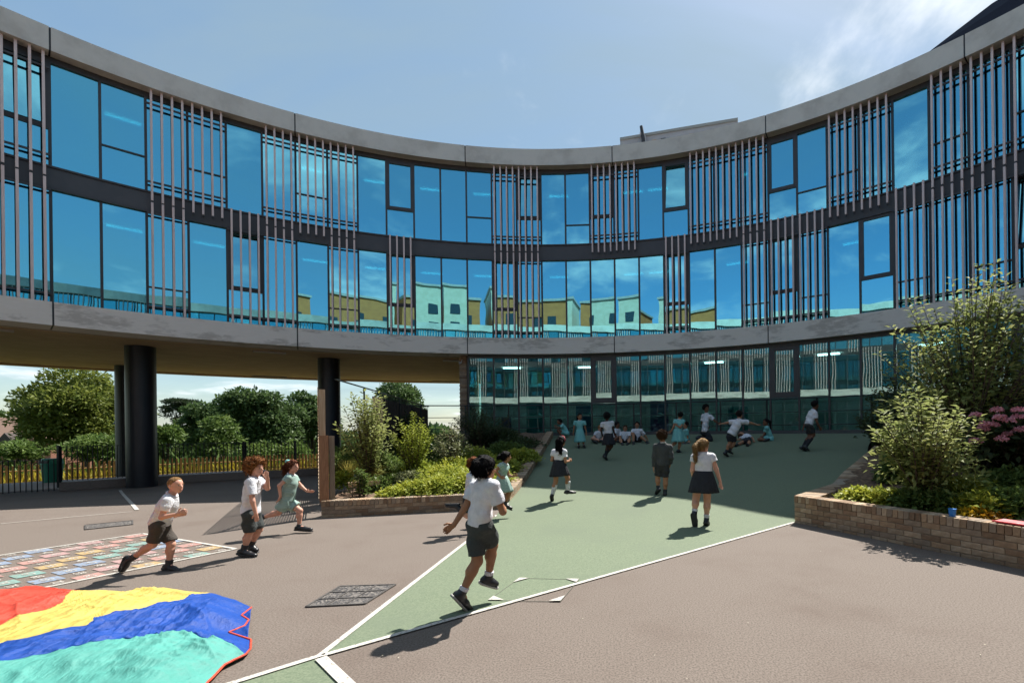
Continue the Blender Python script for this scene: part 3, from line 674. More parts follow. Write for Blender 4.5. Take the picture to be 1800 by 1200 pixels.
# far picket fence
pk = empty('picket_fence', pol(29.6, -.78, -.8)); tag(pk, 'golden timber picket fence beyond the black railing', 'fence')
me_p = MB().box(-.045, .045, -.01, .01, 0, 1.12).mesh('picket', M_PICK)
t = -1.08
for i in range(150):
    q = Vector(pol(29.6, t, 0)); zb = -.80
    o = bpy.data.objects.new('picket', me_p); o.location = Vector((q.x, q.y, zb + random.uniform(-.02, .02))) - pk.location; o.rotation_euler = (0, 0, -t); o.scale = (1, 1, random.uniform(.97, 1.03)); o.parent = pk; COL.objects.link(o); t += .0058
for z in (-.45, .05): arc_tube(pk, 'rail', 29.63, z, -1.1, -.2, .03, M_PICK, 50)
# pale path strip beyond the gate
tag(arc_obj('path', 21.2, 25.5, -.3, -.19, -1.3, -.6, 30, mat('pale_path', (.45, .40, .36), .9)), kind='structure')
# ------------------------------------------------------------------ slatted timber screen beside the left bed
S0 = Vector((LF.x - .02, LF.y + .02, 0)); S1 = S0 * 1.62; sd = (S1 - S0).normalized(); sn = Vector((-sd.y, sd.x, 0)); SL = (S1 - S0).length
scr = empty('slatted_screen', S0); tag(scr, 'slatted timber screen with a thick end post left of the planted bed', 'screen')
for i in range(34):
    z = .33 + i * .062; MB().bar(sd * .02 + sn * .03 + Vector((0, 0, z)), sd * SL + sn * .03 + Vector((0, 0, z)), .008, .022).build('slat', M_TIMP, scr)
MB().bar(sd * .1 - sn * .06 + Vector((0, 0, .28)), sd * .1 - sn * .06 + Vector((0, 0, 1.50)), .15, .14, up=sd).build('end_post', M_TIMB, scr)
MB().bar(sd * .14 - sn * .19 + Vector((0, 0, .28)), sd * .14 - sn * .19 + Vector((0, 0, 1.49)), .09, .10, up=sd).build('end_post', M_TIMG, scr)
MB().bar(sd * .1 - sn * .04 + Vector((0, 0, 1.50)), sd * .1 - sn * .04 + Vector((0, 0, 2.35)), .10, .06, up=sd).build('upper_post', M_TIMP, scr)
for i in range(1, 4): p = sd * (i * 1.9); MB().bar(p, p + Vector((0, 0, 2.40)), .05, .06, up=sd).build('post', M_TIMG, scr)
S0 = Vector((LF.x + .12, LF.y + .25, 0)); S1 = Vector((-7.2, 20.5, 0)); sd = (S1 - S0).normalized(); sn = Vector((-sd.y, sd.x, 0)); SL = (S1 - S0).length
bf = empty('boarded_fence', S0); tag(bf, 'dark brown boarded fence with a thin metal top rail behind the silvery shrub', 'fence')
for i in range(1, 6): p = sd * (i * 1.9 + .1); MB().bar(p + Vector((0, 0, .2)), p + Vector((0, 0, 2.55)), .03, .03, up=sd).build('post', M_RAIL, bf)
MB().bar(sd * .1 + Vector((0, 0, 2.56)), sd * SL + Vector((0, 0, 2.56)), .04, .02).build('top_rail', M_RAIL, bf)
me_b = MB().box(-.055, .055, -.012, .012, 1.3, 2.42).mesh('board', M_DTIM); ang = math.atan2(sd.y, sd.x)
for i in range(72):
    p = sd * (2.9 + i * .116) + sn * .03; o = bpy.data.objects.new('board', me_b); o.location = p; o.rotation_euler = (0, 0, ang); o.parent = bf; COL.objects.link(o)
me_b2 = MB().box(-.007, .007, -.007, .007, .6, 2.55).mesh('baluster', M_RAIL)
for i in range(34):
    p = sd * (3.4 + i * .23) - sn * .02; o = bpy.data.objects.new('baluster', me_b2); o.location = p; o.rotation_euler = (0, 0, ang); o.parent = bf; COL.objects.link(o)
# ------------------------------------------------------------------ ground details
def cover(px_pts, name, label, cat, m, mf, zoff=.008):
    P = [atz(*p) for p in px_pts]; c = sum(P, Vector()) / 4; e = empty(name, (c.x, c.y, ground(c.x, c.y))); tag(e, label, cat)
    q = [p - c for p in P]; MB().add([(v.x, v.y, zoff) for v in q], [(0, 1, 2, 3)]).build('plate', m, e)
    for i in range(4): MB().bar((q[i].x, q[i].y, zoff), (q[(i + 1) % 4].x, q[(i + 1) % 4].y, zoff), .02, .012).build('rim', mf, e)
    return e, q
M_TRAY = mat('dark_gravel_infill', (.05, .048, .05), .9, (.20, .18, .165), scale=55, detail=2, lo=.48, hi=.56, bump=.02, bscale=60)
M_IRON = mat('worn_iron', (.06, .055, .052), .6, (.10, .09, .085), scale=30, bump=.004, bscale=120)
cv, q = cover([(538, 1067), (641, 1062), (695, 1028), (598, 1031)], 'manhole_cover', 'dark recessed manhole cover set in the asphalt beside the parachute', 'manhole cover', M_TRAY, M_IRON)
for f_ in (.33, .66):
    a = q[0].lerp(q[1], f_); b = q[3].lerp(q[2], f_); MB().bar((a.x, a.y, .009), (b.x, b.y, .009), .015, .012).build('divider', M_IRON, cv)
    a = q[0].lerp(q[3], f_); b = q[1].lerp(q[2], f_); MB().bar((a.x, a.y, .0095), (b.x, b.y, .0095), .015, .012).build('divider', M_IRON, cv)
cover([(150, 931), (233, 922), (233, 915), (150, 923)], 'drain_grate', 'narrow dark drain grate in the asphalt at the left', 'drain', M_TRAY, M_IRON)
ac = empty('access_cover', atz(945, 1037)); tag(ac, 'flush access cover with white corner triangles at the ramp edge', 'access cover')
C4 = [atz(*p) for p in ((858, 1056), (913, 1017), (1018, 1019), (985, 1058))]
for i in range(4):
    c = C4[i]; a = c.lerp(C4[(i + 1) % 4], .16); b = c.lerp(C4[(i + 3) % 4], .22); MB().add([(v.x - ac.location.x, v.y - ac.location.y, .016) for v in (c, a, b)], [(0, 1, 2)]).build('corner', M_WHITE, ac)
    n_ = C4[(i + 1) % 4]; MB().bar((c.x - ac.location.x, c.y - ac.location.y, .007), (n_.x - ac.location.x, n_.y - ac.location.y, .007), .005, .004).build('edge', mat('faint_joint', (.12, .12, .10), .9), ac)
# number square painted on the asphalt
A_, B_ = atz(250, 938), atz(415, 965); ex = (B_ - A_); W = ex.length; ex.normalize(); ey = Vector((ex.y, -ex.x, 0))
if ey.y > 0: ey = -ey
ns = empty('number_square', A_); tag(ns, 'painted hundred square of pastel cells with white numbers on the asphalt', 'floor marking')
cols = [(.40, .215, .19), (.40, .28, .13), (.17, .30, .27), (.20, .26, .36), (.38, .235, .23)]
M_CELL = [mat('cell_paint_%d' % i, c, .85, (.19, .155, .13), scale=28, lo=.47, hi=.66) for i, c in enumerate(cols)]
cs = W / 10; txt = bpy.data.curves.new('n', 'FONT'); NV = []; NF = []
for i in range(10):
    for j in range(10):
        o_ = ex * (i * cs) + ey * (j * cs); g_ = .012
        if (i + j) % 2 == 0:
            p = [o_ + ex * g_ + ey * g_, o_ + ex * (cs - g_) + ey * g_, o_ + ex * (cs - g_) + ey * (cs - g_), o_ + ex * g_ + ey * (cs - g_)]
            MB().add([(v.x, v.y, .006) for v in p], [(3, 2, 1, 0)]).build('cell', M_CELL[((i - j) // 2 + i // 3) % 5], ns)
        txt.body = str(j * 10 + i + 1); txt.size = cs * .5; txt.align_x = 'CENTER'; txt.align_y = 'CENTER'
        to = bpy.data.objects.new('t', txt); me_t = to.to_mesh()
        off = len(NV)
        for v in me_t.vertices:
            q_ = o_ + ex * (cs / 2 + v.co.x) + ey * (cs / 2 - v.co.y); NV.append((q_.x, q_.y, .010))
        for pl in me_t.polygons: NF.append(tuple(off + k for k in pl.vertices))
        to.to_mesh_clear(); bpy.data.objects.remove(to)
tag(obj('numbers', mesh_np('numbers', NV, NF, M_WHITE), ns), kind='stuff')
for a, b in ((Vector(), ex * W), (ex * W, ex * W + ey * W), (ex * W + ey * W, ey * W), (ey * W, Vector())):
    MB().bar(a + Vector((0, 0, .007)), b + Vector((0, 0, .007)), .045, .008).build('border', M_WHITE, ns)
# parachute cloth
def resamp(P, n):
    P = [Vector(p) for p in P]; L = [0]
    for a, b in zip(P[:-1], P[1:]): L.append(L[-1] + (b - a).length)
    out = []
    for i in range(n):
        s = L[-1] * i / (n - 1); k = max(j for j in range(len(L) - 1) if L[j] <= s + 1e-9); f_ = (s - L[k]) / max(1e-9, L[k + 1] - L[k]); out.append(P[k].lerp(P[k + 1], f_))
    return out
ext = lambda L: [atz(*p, .06) for p in L]
CB = [ext([(-330, 1075), (-150, 1045), (0, 1029), (60, 1025), (100, 1028), (140, 1031)]),
      ext([(-330, 1140), (-150, 1130), (0, 1096), (50, 1075), (105, 1060), (140, 1031)]),
      ext([(-330, 1215), (-150, 1190), (0, 1155), (90, 1136), (160, 1119), (185, 1095), (230, 1081), (320, 1062), (345, 1045), (372, 1035)]),
      ext([(-330, 1300), (-150, 1240), (0, 1192), (60, 1174), (120, 1160), (240, 1136), (330, 1129), (405, 1136), (432, 1142)]),
      ext([(-330, 1500), (-100, 1420), (100, 1330), (250, 1260), (330, 1225), (362, 1194), (395, 1160), (432, 1142)])]
YT = ext([(-330, 1075), (-150, 1045), (0, 1029), (140, 1031), (180, 1030), (232, 1033), (286, 1025), (310, 1029), (340, 1034), (372, 1035)])
BT = ext([(-330, 1215), (-150, 1190), (0, 1155), (160, 1119), (230, 1081), (345, 1045), (372, 1034), (405, 1045), (442, 1062), (415, 1080), (438, 1088), (405, 1106), (438, 1120), (440, 1135), (432, 1142)])
ch = empty('parachute_cloth', atz(150, 1110)); tag(ch, 'crumpled play parachute of red, yellow, blue and teal nylon panels on the asphalt', 'parachute')
RW = np.random.default_rng(3)
WV = [(RW.uniform(5, 30), RW.uniform(0, 6.28), RW.normal(0, 1) * .55 + .15) for _ in range(24)]
WV2 = [(RW.uniform(5, 26), RW.uniform(0, 6.28), RW.uniform(0, 3.14)) for _ in range(16)]
BL = [(RW.uniform(-4.2, -1.6), RW.uniform(2.5, 5.2), RW.uniform(.12, .4), RW.uniform(.01, .05)) for _ in range(60)]
EDGE = ext([(442, 1062), (424, 1076), (437, 1083), (430, 1093), (402, 1104), (424, 1111), (441, 1117), (440, 1133), (432, 1142)])
OUTL = [np.array([(p.x, p.y) for p in L]) for L in (YT, [CB[2][-1], atz(405, 1045, .06), EDGE[0]], EDGE, CB[4])]
def cloth_h(x, y):
    x = np.asarray(x, float); y = np.asarray(y, float); h = np.zeros_like(x)
    for f_, ph, an in WV:
        u_ = x * math.cos(an) + y * math.sin(an) + .25 * np.sin(1.7 * x + ph) + .2 * np.sin(2.3 * y - ph); h = h + (.5 + .5 * np.sin(u_ * f_ * .8 + ph)) ** 2.5 * .15 / f_ * (.55 + .45 * np.sin(2.1 * y + 3 * ph + x))
    for f_, ph, an in WV2:
        u_ = x * math.cos(an) + y * math.sin(an) + .12 * np.sin(3.1 * x + ph) + .1 * np.sin(4.3 * y - ph); h = h + (1 - np.abs(np.sin(u_ * f_ + ph))) ** 4 * .12 / f_ ** .8 * np.clip(np.sin(1.9 * x + 2.3 * y + 5 * ph), 0, 1)
    for bx, by, br_, bh in BL: h = h + bh * .8 * np.exp(-((x - bx) ** 2 + (y - by) ** 2) / br_ ** 2)
    d = np.full_like(x, 9.0)
    for P in OUTL:
        for (ax_, ay_), (bx, by) in zip(P[:-1], P[1:]):
            l2 = (bx - ax_) ** 2 + (by - ay_) ** 2 + 1e-9; t_ = np.clip(((x - ax_) * (bx - ax_) + (y - ay_) * (by - ay_)) / l2, 0, 1); d = np.minimum(d, np.hypot(x - ax_ - t_ * (bx - ax_), y - ay_ - t_ * (by - ay_)))
    return .010 + np.maximum(0, h) * 1.12 * (.12 + .88 * np.clip(d / .22, 0, 1))
def cloth(Lo, Hi, name, m, n=220, k=60):
    A = np.array(resamp(Lo, n)); B = np.array(resamp(Hi, n)); q = np.linspace(0, 1, k + 1)[:, None, None]; P = A[None] * (1 - q) + B[None] * q; Z = cloth_h(P[..., 0], P[..., 1]) + .006
    V = np.stack([P[..., 0] - ch.location.x, P[..., 1] - ch.location.y, Z], -1).reshape(-1, 3); I = (np.arange(k)[:, None] * n + np.arange(n - 1)[None]).reshape(-1, 1); Fq = np.concatenate([I, I + 1, I + n + 1, I + n], 1)
    o = obj(name, mesh_np(name, V, Fq, m, True), ch); md = o.modifiers.new('thick', 'SOLIDIFY'); md.thickness = .002; return o
def nyl(n, c): return mat('nylon_' + n, c, .5, tuple(v * .86 for v in c), scale=3, bump=.02, bscale=13, trans=.25, spec=.35, stretch=(2.2, .7, 1))
cloth(CB[0], CB[1], 'red_panel', nyl('red', (.72, .085, .05)))
cloth(CB[2][:-1] + [CB[2][-1]], [*CB[1][:-1], CB[1][-1], *YT[4:]] if False else resamp(CB[1], 40) + resamp(YT[3:], 60)[1:], 'yellow_panel', nyl('yellow', (.76, .60, .15)), 190, 46)
def blue_edge():
    return CB[3]
BHI = CB[2] + [atz(405, 1045, .06), atz(442, 1062, .06)]
cloth(CB[3], BHI, 'blue_panel', nyl('blue', (.012, .085, .44)), 220, 60)
cloth(CB[4], CB[3], 'teal_panel', nyl('teal', (.12, .46, .40)), 150, 50)
# orange webbing trim on the scalloped right edge
cloth(resamp([BHI[-1], atz(395, 1100, .06), CB[3][-1]], 60), resamp(EDGE, 60), 'blue_scallop', nyl('blue', (.012, .085, .44)), 80, 14)
def trim(P):
    mb = MB(); mb.tube([(p.x - ch.location.x, p.y - ch.location.y, float(cloth_h(p.x, p.y)) + .010) for p in P], .008, 6); mb.build('trim', nyl('orange', (.80, .11, .06)), ch, True)
trim(resamp(EDGE, 60)); trim(resamp(CB[4][4:], 30))
# loose items on the right wall
bc = empty('blue_cup', at(1671, 910, 6.2)); pcup = RC + rdir * 2.36; bc.location = (pcup.x + .07, pcup.y + .06, .452); tag(bc, 'small bright blue plastic cup standing on the right brick planter wall', 'cup')
mb = MB(); mb.tube([(0, 0, 0), (0, 0, .085)], .034, 16, .042); mb.build('cup_body', mat('blue_plastic', (.01, .19, .62), .4), bc, False)
mb = MB(); mb.tube([(0, 0, .085), (0, 0, .091)], .045, 16, .045); mb.build('cup_rim', mat('blue_plastic_rim', (.02, .23, .68), .4), bc, False)
rb_ = empty('red_board', (0, 0, 0)); pr_ = RC + rdir * 2.98; rb_.location = (pr_.x + .14, pr_.y + .06, .462); tag(rb_, 'flat red and white board lying on the right end of the brick planter wall', 'board')
rb_.rotation_euler = (0, 0, math.atan2(rdir.y, rdir.x)); MB().box(-.2, .4, -.1, .12, 0, .012).build('board_panel', mat('faded_red_board', (.62, .09, .10), .5, (.7, .4, .4), scale=5, lo=.55, hi=.7), rb_); MB().box(-.21, .41, -.115, -.1, 0, .016).build('board_edge', mat('red_edge', (.65, .03, .05), .5), rb_)
rl_ = np.random.default_rng(77); LP = []
for _ in range(80):
    q_ = atz(rl_.uniform(0, 1800), 930 + 270 * rl_.uniform(0, 1) ** .8); LP.append((q_.x, q_.y, ground(q_.x, q_.y) + .012))
LP = np.array(LP); dl = rl_.normal(size=LP.shape); dl[:, 2] *= .1
def leaf_lit():
    V = []; Fc = []
    for i_, (p_, d_l) in enumerate(zip(LP, dl)):
        d_l = d_l / np.linalg.norm(d_l) * rl_.uniform(.003, .010); s_l = np.array([-d_l[1], d_l[0], .15 * abs(d_l[0])]) * .6; V += [p_ - d_l, p_ + s_l, p_ + d_l, p_ - s_l]; Fc.append((4 * i_, 4 * i_ + 1, 4 * i_ + 2, 4 * i_ + 3))
    return V, Fc
Vl, Fl = leaf_lit(); tag(obj('leaf_litter', mesh_np('leaf_litter', Vl, Fl, mat('dry_leaf_bits', (.14, .10, .07), .9, (.42, .38, .30), scale=1.7, lo=.5, hi=.55))), 'scattered dry leaf bits and crumbs on the asphalt', 'litter', kind='stuff')
# litter bin beyond the gate
bn = empty('litter_bin', Vector((atz(8, 858, -.25).x, atz(8, 858, -.25).y + 1.5, -.25))); tag(bn, 'green plastic litter bin behind the black bar gate', 'bin')
M_BIN = mat('green_bin_plastic', (.02, .24, .16), .45)
MB().tube([(0, 0, 0), (0, 0, .75)], .25, 20, .30).build('bin_body', M_BIN, bn); MB().tube([(0, 0, .75), (0, 0, .83), (0, 0, .95)], .32, 20, .27).build('bin_lid', mat('green_bin_lid', (.03, .32, .2), .45), bn); MB().box(-.16, .16, -.315, -.2, .78, .88).build('opening', M_CAP, bn)
#@@PART3
# ------------------------------------------------------------------ vegetation
def unit(v): return v / np.maximum(1e-9, np.linalg.norm(v, axis=-1, keepdims=True))
def leaf_arrays(P, D, Nn, length, width, r):
    """rhombic leaves: P base points, D direction, Nn rough normal; folded along the midrib"""
    n = len(P); D = unit(D); S = unit(np.cross(D, Nn)); Up = np.cross(S, D)
    l = (length * r.uniform(.7, 1.25, n))[:, None]; w = (width * r.uniform(.7, 1.2, n))[:, None]
    mid = P + D * l * .45; a = mid + S * w * .5 + Up * w * .16; b = mid - S * w * .5 + Up * w * .16; tip = P + D * l - Up * l * .10
    V = np.stack([P, a, tip, b, ], 1).reshape(-1, 3); i = np.arange(n)[:, None] * 4
    Fc = np.concatenate([i + np.array([[0, 1, 2]]), i + np.array([[0, 2, 3]])], 0); return V, Fc
def rdir_(r, n): return unit(r.normal(size=(n, 3)))
def crown_leaves(r, blobs, per, ll, lw, up=.35, shell=.55):
    Ps = []; Ds = []; Ns = []
    for c, rad in blobs:
        n = max(8, int(per * rad[0] * rad[1])); d = rdir_(r, n); d[:, 2] = np.where(d[:, 2] < -.35, -d[:, 2] * .6, d[:, 2]); d = unit(d)
        k = r.uniform(shell, 1.05, (n, 1)) + r.normal(0, .06, (n, 1)); Ps.append(np.array(c) + d * k * np.array(rad)); Ds.append(unit(d + rdir_(r, n) * .9)); Ns.append(unit(d * .6 + rdir_(r, n) * .6 + np.array([0, 0, up])))
    return leaf_arrays(np.concatenate(Ps), np.concatenate(Ds), np.concatenate(Ns), ll, lw, r)
M_BARK = mat('tree_bark', (.10, .075, .055), .9, (.07, .052, .04), scale=8, bump=.01)
def tree(name, label, cx, top, bot, hw, Y, m, seed, nb=16, per=340, ll=.30, lw=.16, zg=-4.0, flat=1.0, cat='tree', grp='trees beyond the fence', depth=None):
    """cx: pixel column of the trunk, top/bot: pixel rows of the crown, hw: half width in pixels, Y: distance"""
    r = np.random.default_rng(seed); c = at(cx, (top + bot) / 2, Y); H = (bot - top) / F * Y / 2; Wd = hw / F * Y; Dp = depth or Wd
    e = empty(name, (c.x, c.y, zg)); tag(e, label, cat, grp); blobs = []
    cl = np.array([0, 0, c.z - zg])
    for i in range(nb):
        d = unit(r.normal(size=3)); d[2] = d[2] if d[2] > -.6 else -d[2]; k = r.uniform(.35, .80); p = cl + d * k * np.array([Wd, Dp, H])
        s = r.uniform(.26, .46) * min(Wd, H * 1.2); blobs.append((p, (s * 1.15, s * 1.15, s * .8 * flat)))
    blobs.append((cl, (Wd * .5, Dp * .5, H * .5)))
    V, Fc = crown_leaves(r, blobs, per, ll, lw); obj('crown', mesh_np('crown', V, Fc, m), e)
    mb = MB(); mb.tube([(0, 0, -.3), (.05, .05, (c.z - zg - H * .6)), (0, .1, c.z - zg)], max(.10, Wd * .06), 8, .06)
    for p, s in blobs[:7]: mb.tube([(0, .05, (c.z - zg) * .55), tuple(p * np.array([.5, .5, 1]) * .9), tuple(p)], .07, 5, .02)
    mb.build('trunk', M_BARK, e, True); return e
L_OLV = leafmat('robinia_leaf', (.20, .23, .045), (.13, .17, .035), (.27, .26, .07))
L_DRK = leafmat('oak_leaf', (.07, .118, .04), (.10, .155, .05), (.045, .08, .03))
L_MID = leafmat('hedge_leaf', (.10, .165, .04), (.145, .205, .05), (.065, .115, .03))
L_PIN = leafmat('pine_leaf', (.028, .045, .022), (.04, .058, .026))
tree('robinia_tree', 'tall olive green feathery tree beyond the railing, left of the large column', 150, 654, 845, 86, 36, L_OLV, 1, 34, 330, .32, .15)
tree('robinia_tree', 'low yellow-green side tree leaning out left of the tall feathery tree', 68, 690, 790, 42, 38, L_OLV, 2, 14, 330, .32, .15)
tree('oak_tree', 'large dark green round oak in the middle of the gap between the columns', 468, 674, 830, 72, 42, L_DRK, 3, 30, 300, .34, .2)
tree('oak_tree', 'dark green oak just left of the second column', 548, 681, 830, 50, 46, L_DRK, 4, 20, 300, .34, .2)
tree('oak_tree', 'dark oak right of the large column, behind the paler bush', 372, 694, 820, 50, 48, L_DRK, 5, 20, 300, .34, .2)
tree('pine_tree', 'flat-topped dark pine far beyond the railing beside the large column', 310, 696, 760, 42, 75, L_PIN, 6, 10, 190, .5, .16, flat=.35)
tree('ash_tree', 'paler green bushy tree in front of the dark oaks', 385, 722, 840, 38, 33, L_MID, 7, 16, 360, .28, .14)
tree('ash_tree', 'mid green rounded bush tree just right of the large column', 292, 735, 840, 36, 31, L_MID, 8, 14, 360, .26, .13)
tree('oak_tree', 'dark green tree behind the boarded screen left of the glazing', 705, 674, 790, 56, 46, L_DRK, 9, 20, 300, .32, .18)
tree('oak_tree', 'dark tree cut by the left edge of the picture above the tiled roof', -12, 700, 800, 26, 60, L_DRK, 10, 8, 200, .4, .2)
tree('ash_tree', 'mid green bush below the tall feathery tree at the gate', 30, 775, 850, 40, 30, L_MID, 12, 12, 380, .25, .12)
tree('ash_tree', 'mid green tree behind the picket fence left of the second column', 480, 770, 850, 70, 31, L_MID, 13, 16, 300, .26, .13)
tree('ash_tree', 'low mid green bush under the tall feathery tree, behind the railing', 165, 765, 850, 60, 32, L_MID, 14, 14, 360, .25, .12)
# yellow flowering meadow strip behind the pickets
def strip_plants(name, label, cat, n, pf, ll, lw, m, seed, kind='stuff'):
    r = np.random.default_rng(seed); P = np.array([pf(r) for _ in range(n)]); D = unit(np.array([0, 0, 1.0]) + r.normal(0, .45, (n, 3))); Nn = rdir_(r, n)
    V, Fc = leaf_arrays(P, D, Nn, ll, lw, r); o = obj(name, mesh_np(name, V, Fc, m)); return tag(o, label, cat, kind=kind)
def pf(r):
    t = r.uniform(-1.12, -.2); rad = r.uniform(29.9, 33); x, y, _ = pol(rad, t, 0); return (x, y, -1.0 + r.uniform(0, .5))
strip_plants('meadow_flowers', 'tall yellow flowering meadow plants behind the picket fence', 'plants', 9000, pf, .5, .10, leafmat('yellow_meadow', (.42, .33, .03), (.25, .24, .04), (.5, .36, .03)), 5)
def pf2(r):
    t = r.uniform(-1.2, -.15); rad = r.uniform(32, 60); x, y, _ = pol(rad, t, 0); return (x, y, float(np.interp(rad, rr2, zz2)) + r.uniform(-.2, .5))
rr2 = [28.9, 30, 33, 38, 46, 60]; zz2 = [-.62, -.8, -1.1, -1.7, -2.7, -4.2]
strip_plants('undergrowth', 'rough green undergrowth on the slope beyond the fence', 'plants', 16000, pf2, 1.0, .35, L_MID, 6)
# distant hedge line that closes the horizon
def pf3(r):
    t = r.uniform(-1.35, -.1); rad = r.uniform(95, 130); x, y, _ = pol(rad, t, 0); return (x, y, -5.2 + r.uniform(0, 1) ** .6 * (6.3 + 1.2 * math.sin(t * 31) + .8 * math.sin(t * 77)))
strip_plants('far_woodland', 'distant dark tree line on the horizon', 'wood', 14000, pf3, 1.6, 1.0, L_DRK, 8)
# house with tiled roof, far chimney house, lamp post
M_TILE = mat('brown_roof_tile', (.27, .165, .115), .85, (.21, .125, .09), scale=18); M_HBR = mat('red_house_brick', (.30, .13, .085), .9, (.24, .10, .07), scale=6)
def house(label, pxl, pxr, pyr, pye, Y, dormer=True, chim=False):
    a = at(pxl, pyr, Y); b = at(pxr, pyr, Y); ez = at(pxl, pye, Y).z; rz = a.z; e = empty('house', ((a.x + b.x) / 2, Y, -4.4)); tag(e, label, 'house'); w = (b.x - a.x) / 2; g = -4.4
    MB().box(-w, w, 0, 7, 0, ez - g).build('wall', M_HBR, e); mb = MB(); dz = rz - ez
    mb.add([(-w - .3, -.4, ez - g - .1), (w + .3, -.4, ez - g - .1), (w + .3, 3.5, rz - g), (-w - .3, 3.5, rz - g), (w + .3, 7.4, ez - g - .1), (-w - .3, 7.4, ez - g - .1)], [(0, 1, 2, 3), (3, 2, 4, 5), (0, 3, 5), (1, 4, 2)])
    rf_ = mb.build('roof', M_TILE, e)
    nrow = 14; sl = math.hypot(3.9, dz + .1); dirv = Vector((0, 3.9, dz + .1)).normalized()
    for i in range(nrow):   # tile courses
        p = Vector((0, -.4, ez - g - .1)) + dirv * (sl * (i + .5) / nrow) + Vector((0, -.02, .03)); MB().bar(p - Vector((w + .3, 0, 0)), p + Vector((w + .3, 0, 0)), sl / nrow * .98, .03, up=Vector((0, -dirv.z, dirv.y))).build('tile_course', M_TILE, rf_)
    if dormer:
        mb = MB(); mb.add([(w * .05, -1.2, ez - g - 1), (w * .75, -1.2, ez - g - 1), (w * .4, -1.2, ez - g + .7), (w * .05, 1.5, ez - g - 1), (w * .75, 1.5, ez - g - 1), (w * .4, 1.5, ez - g + .7)], [(0, 1, 2), (0, 2, 5, 3), (1, 4, 5, 2)]); mb.build('gable', mat('dark_gable_tile', (.05, .035, .03), .8), e)
    if chim: MB().box(-.5, .5, 3, 4, rz - g - .5, rz - g + 1.4).build('chimney', M_HBR, rf_)
    for i in range(3):
        x = -w * .6 + i * w * .6; MB().box(x - .5, x + .5, -.04, .03, 1.0, 2.2).build('window', M_WGL, e)
house('brown tiled bungalow roof beyond the gate at the left edge', -90, 88, 733, 775, 46); house('distant red brick house with chimney above the tiled roof at the far left', 8, 45, 722, 740, 80, False, True)
lp = empty('lamp_post', atz(204, 850, -.9)); lp.location = Vector((at(204, 730, 29).x, 29, -1.0)); tag(lp, 'thin black lamp post in front of the trees beside the large column', 'lamp post')
MB().tube([(0, 0, 0), (0, 0, 3.2)], .05, 8, .035).build('pole', M_BLK, lp); MB().tube([(0, 0, 3.2), (0, 0, 3.28), (0, 0, 3.34)], .16, 12, .05).build('lantern', M_BLK, lp)

# shrubs ---------------------------------------------------------------
def stem_shrub(name, label, base, height, spread, ns, nl, ll, lw, m, seed, cat='shrub', droop=.3, bush=None, stem_m=None, low=.15, group=None):
    r = np.random.default_rng(seed); e = empty(name, base); tag(e, label, cat, group); P = []; D = []; Nn = []; mb = MB()
    for s in range(ns):
        az = r.uniform(0, 6.283); lean = r.uniform(.05, 1) ** .7 * spread; hgt = height * (1 - .35 * (lean / max(.01, spread)) ** 2) * r.uniform(.72, 1.0); b0 = np.array([r.normal(0, .06), r.normal(0, .06), 0]); tip = np.array([math.cos(az) * lean, math.sin(az) * lean, hgt]); pts = []
        for q in np.linspace(0, 1, 6): pts.append(b0 * (1 - q) + tip * np.array([q ** 1.3, q ** 1.3, q]))
        mb.tube([tuple(p) for p in pts], .008 + .006 * height, 4, .003, cap=False)
        k = max(4, int(nl * r.uniform(.7, 1.2)))
        for i in range(k):
            q = low + (1 - low) * (i + r.uniform(0, 1)) / k; p = b0 * (1 - q) + tip * np.array([q ** 1.3, q ** 1.3, q]); a2 = i * 2.4 + r.uniform(-.4, .4); out = np.array([math.cos(a2), math.sin(a2), .35 - droop * r.uniform(.2, 1.6) + .5 * q])
            P.append(p + out * r.uniform(0, .05) * height * (1.2 - q)); D.append(out); Nn.append(np.array([0, 0, 1]) + r.normal(0, .35, 3))
    V, Fc = leaf_arrays(np.array(P), np.array(D), np.array(Nn), ll, lw, r)
    if bush:
        V2, F2 = crown_leaves(r, bush, 900, ll, lw, up=.8); Fc = np.concatenate([Fc, F2 + len(V)]); V = np.concatenate([V, V2])
    obj('foliage', mesh_np('foliage', V, Fc, m), e); mb.build('stems', stem_m or M_BARK, e); return e
def mound(name, label, base, rad, h, n, ll, lw, m, seed, cat='plant', group=None):
    r = np.random.default_rng(seed); e = empty(name, base); tag(e, label, cat, group); d = rdir_(r, n); d[:, 2] = np.abs(d[:, 2]); k = r.uniform(.45, 1.0, (n, 1)) + r.normal(0, .07, (n, 1))
    P = d * k * np.array([rad, rad, h]); D = unit(d + rdir_(r, n) * .8 + np.array([0, 0, -.1])); Nn = unit(np.array([0, 0, 1.1]) + d * .5 + rdir_(r, n) * .45); V, Fc = leaf_arrays(P, D, Nn, ll, lw, r); obj('foliage', mesh_np('foliage', V, Fc, m), e)
    mb = MB()
    for i in range(7): a = i * .9; mb.tube([(0, 0, -.02), (math.cos(a) * rad * .3, math.sin(a) * rad * .3, h * .6)], .008, 4, .004)
    mb.build('stems', M_BARK, e); return e
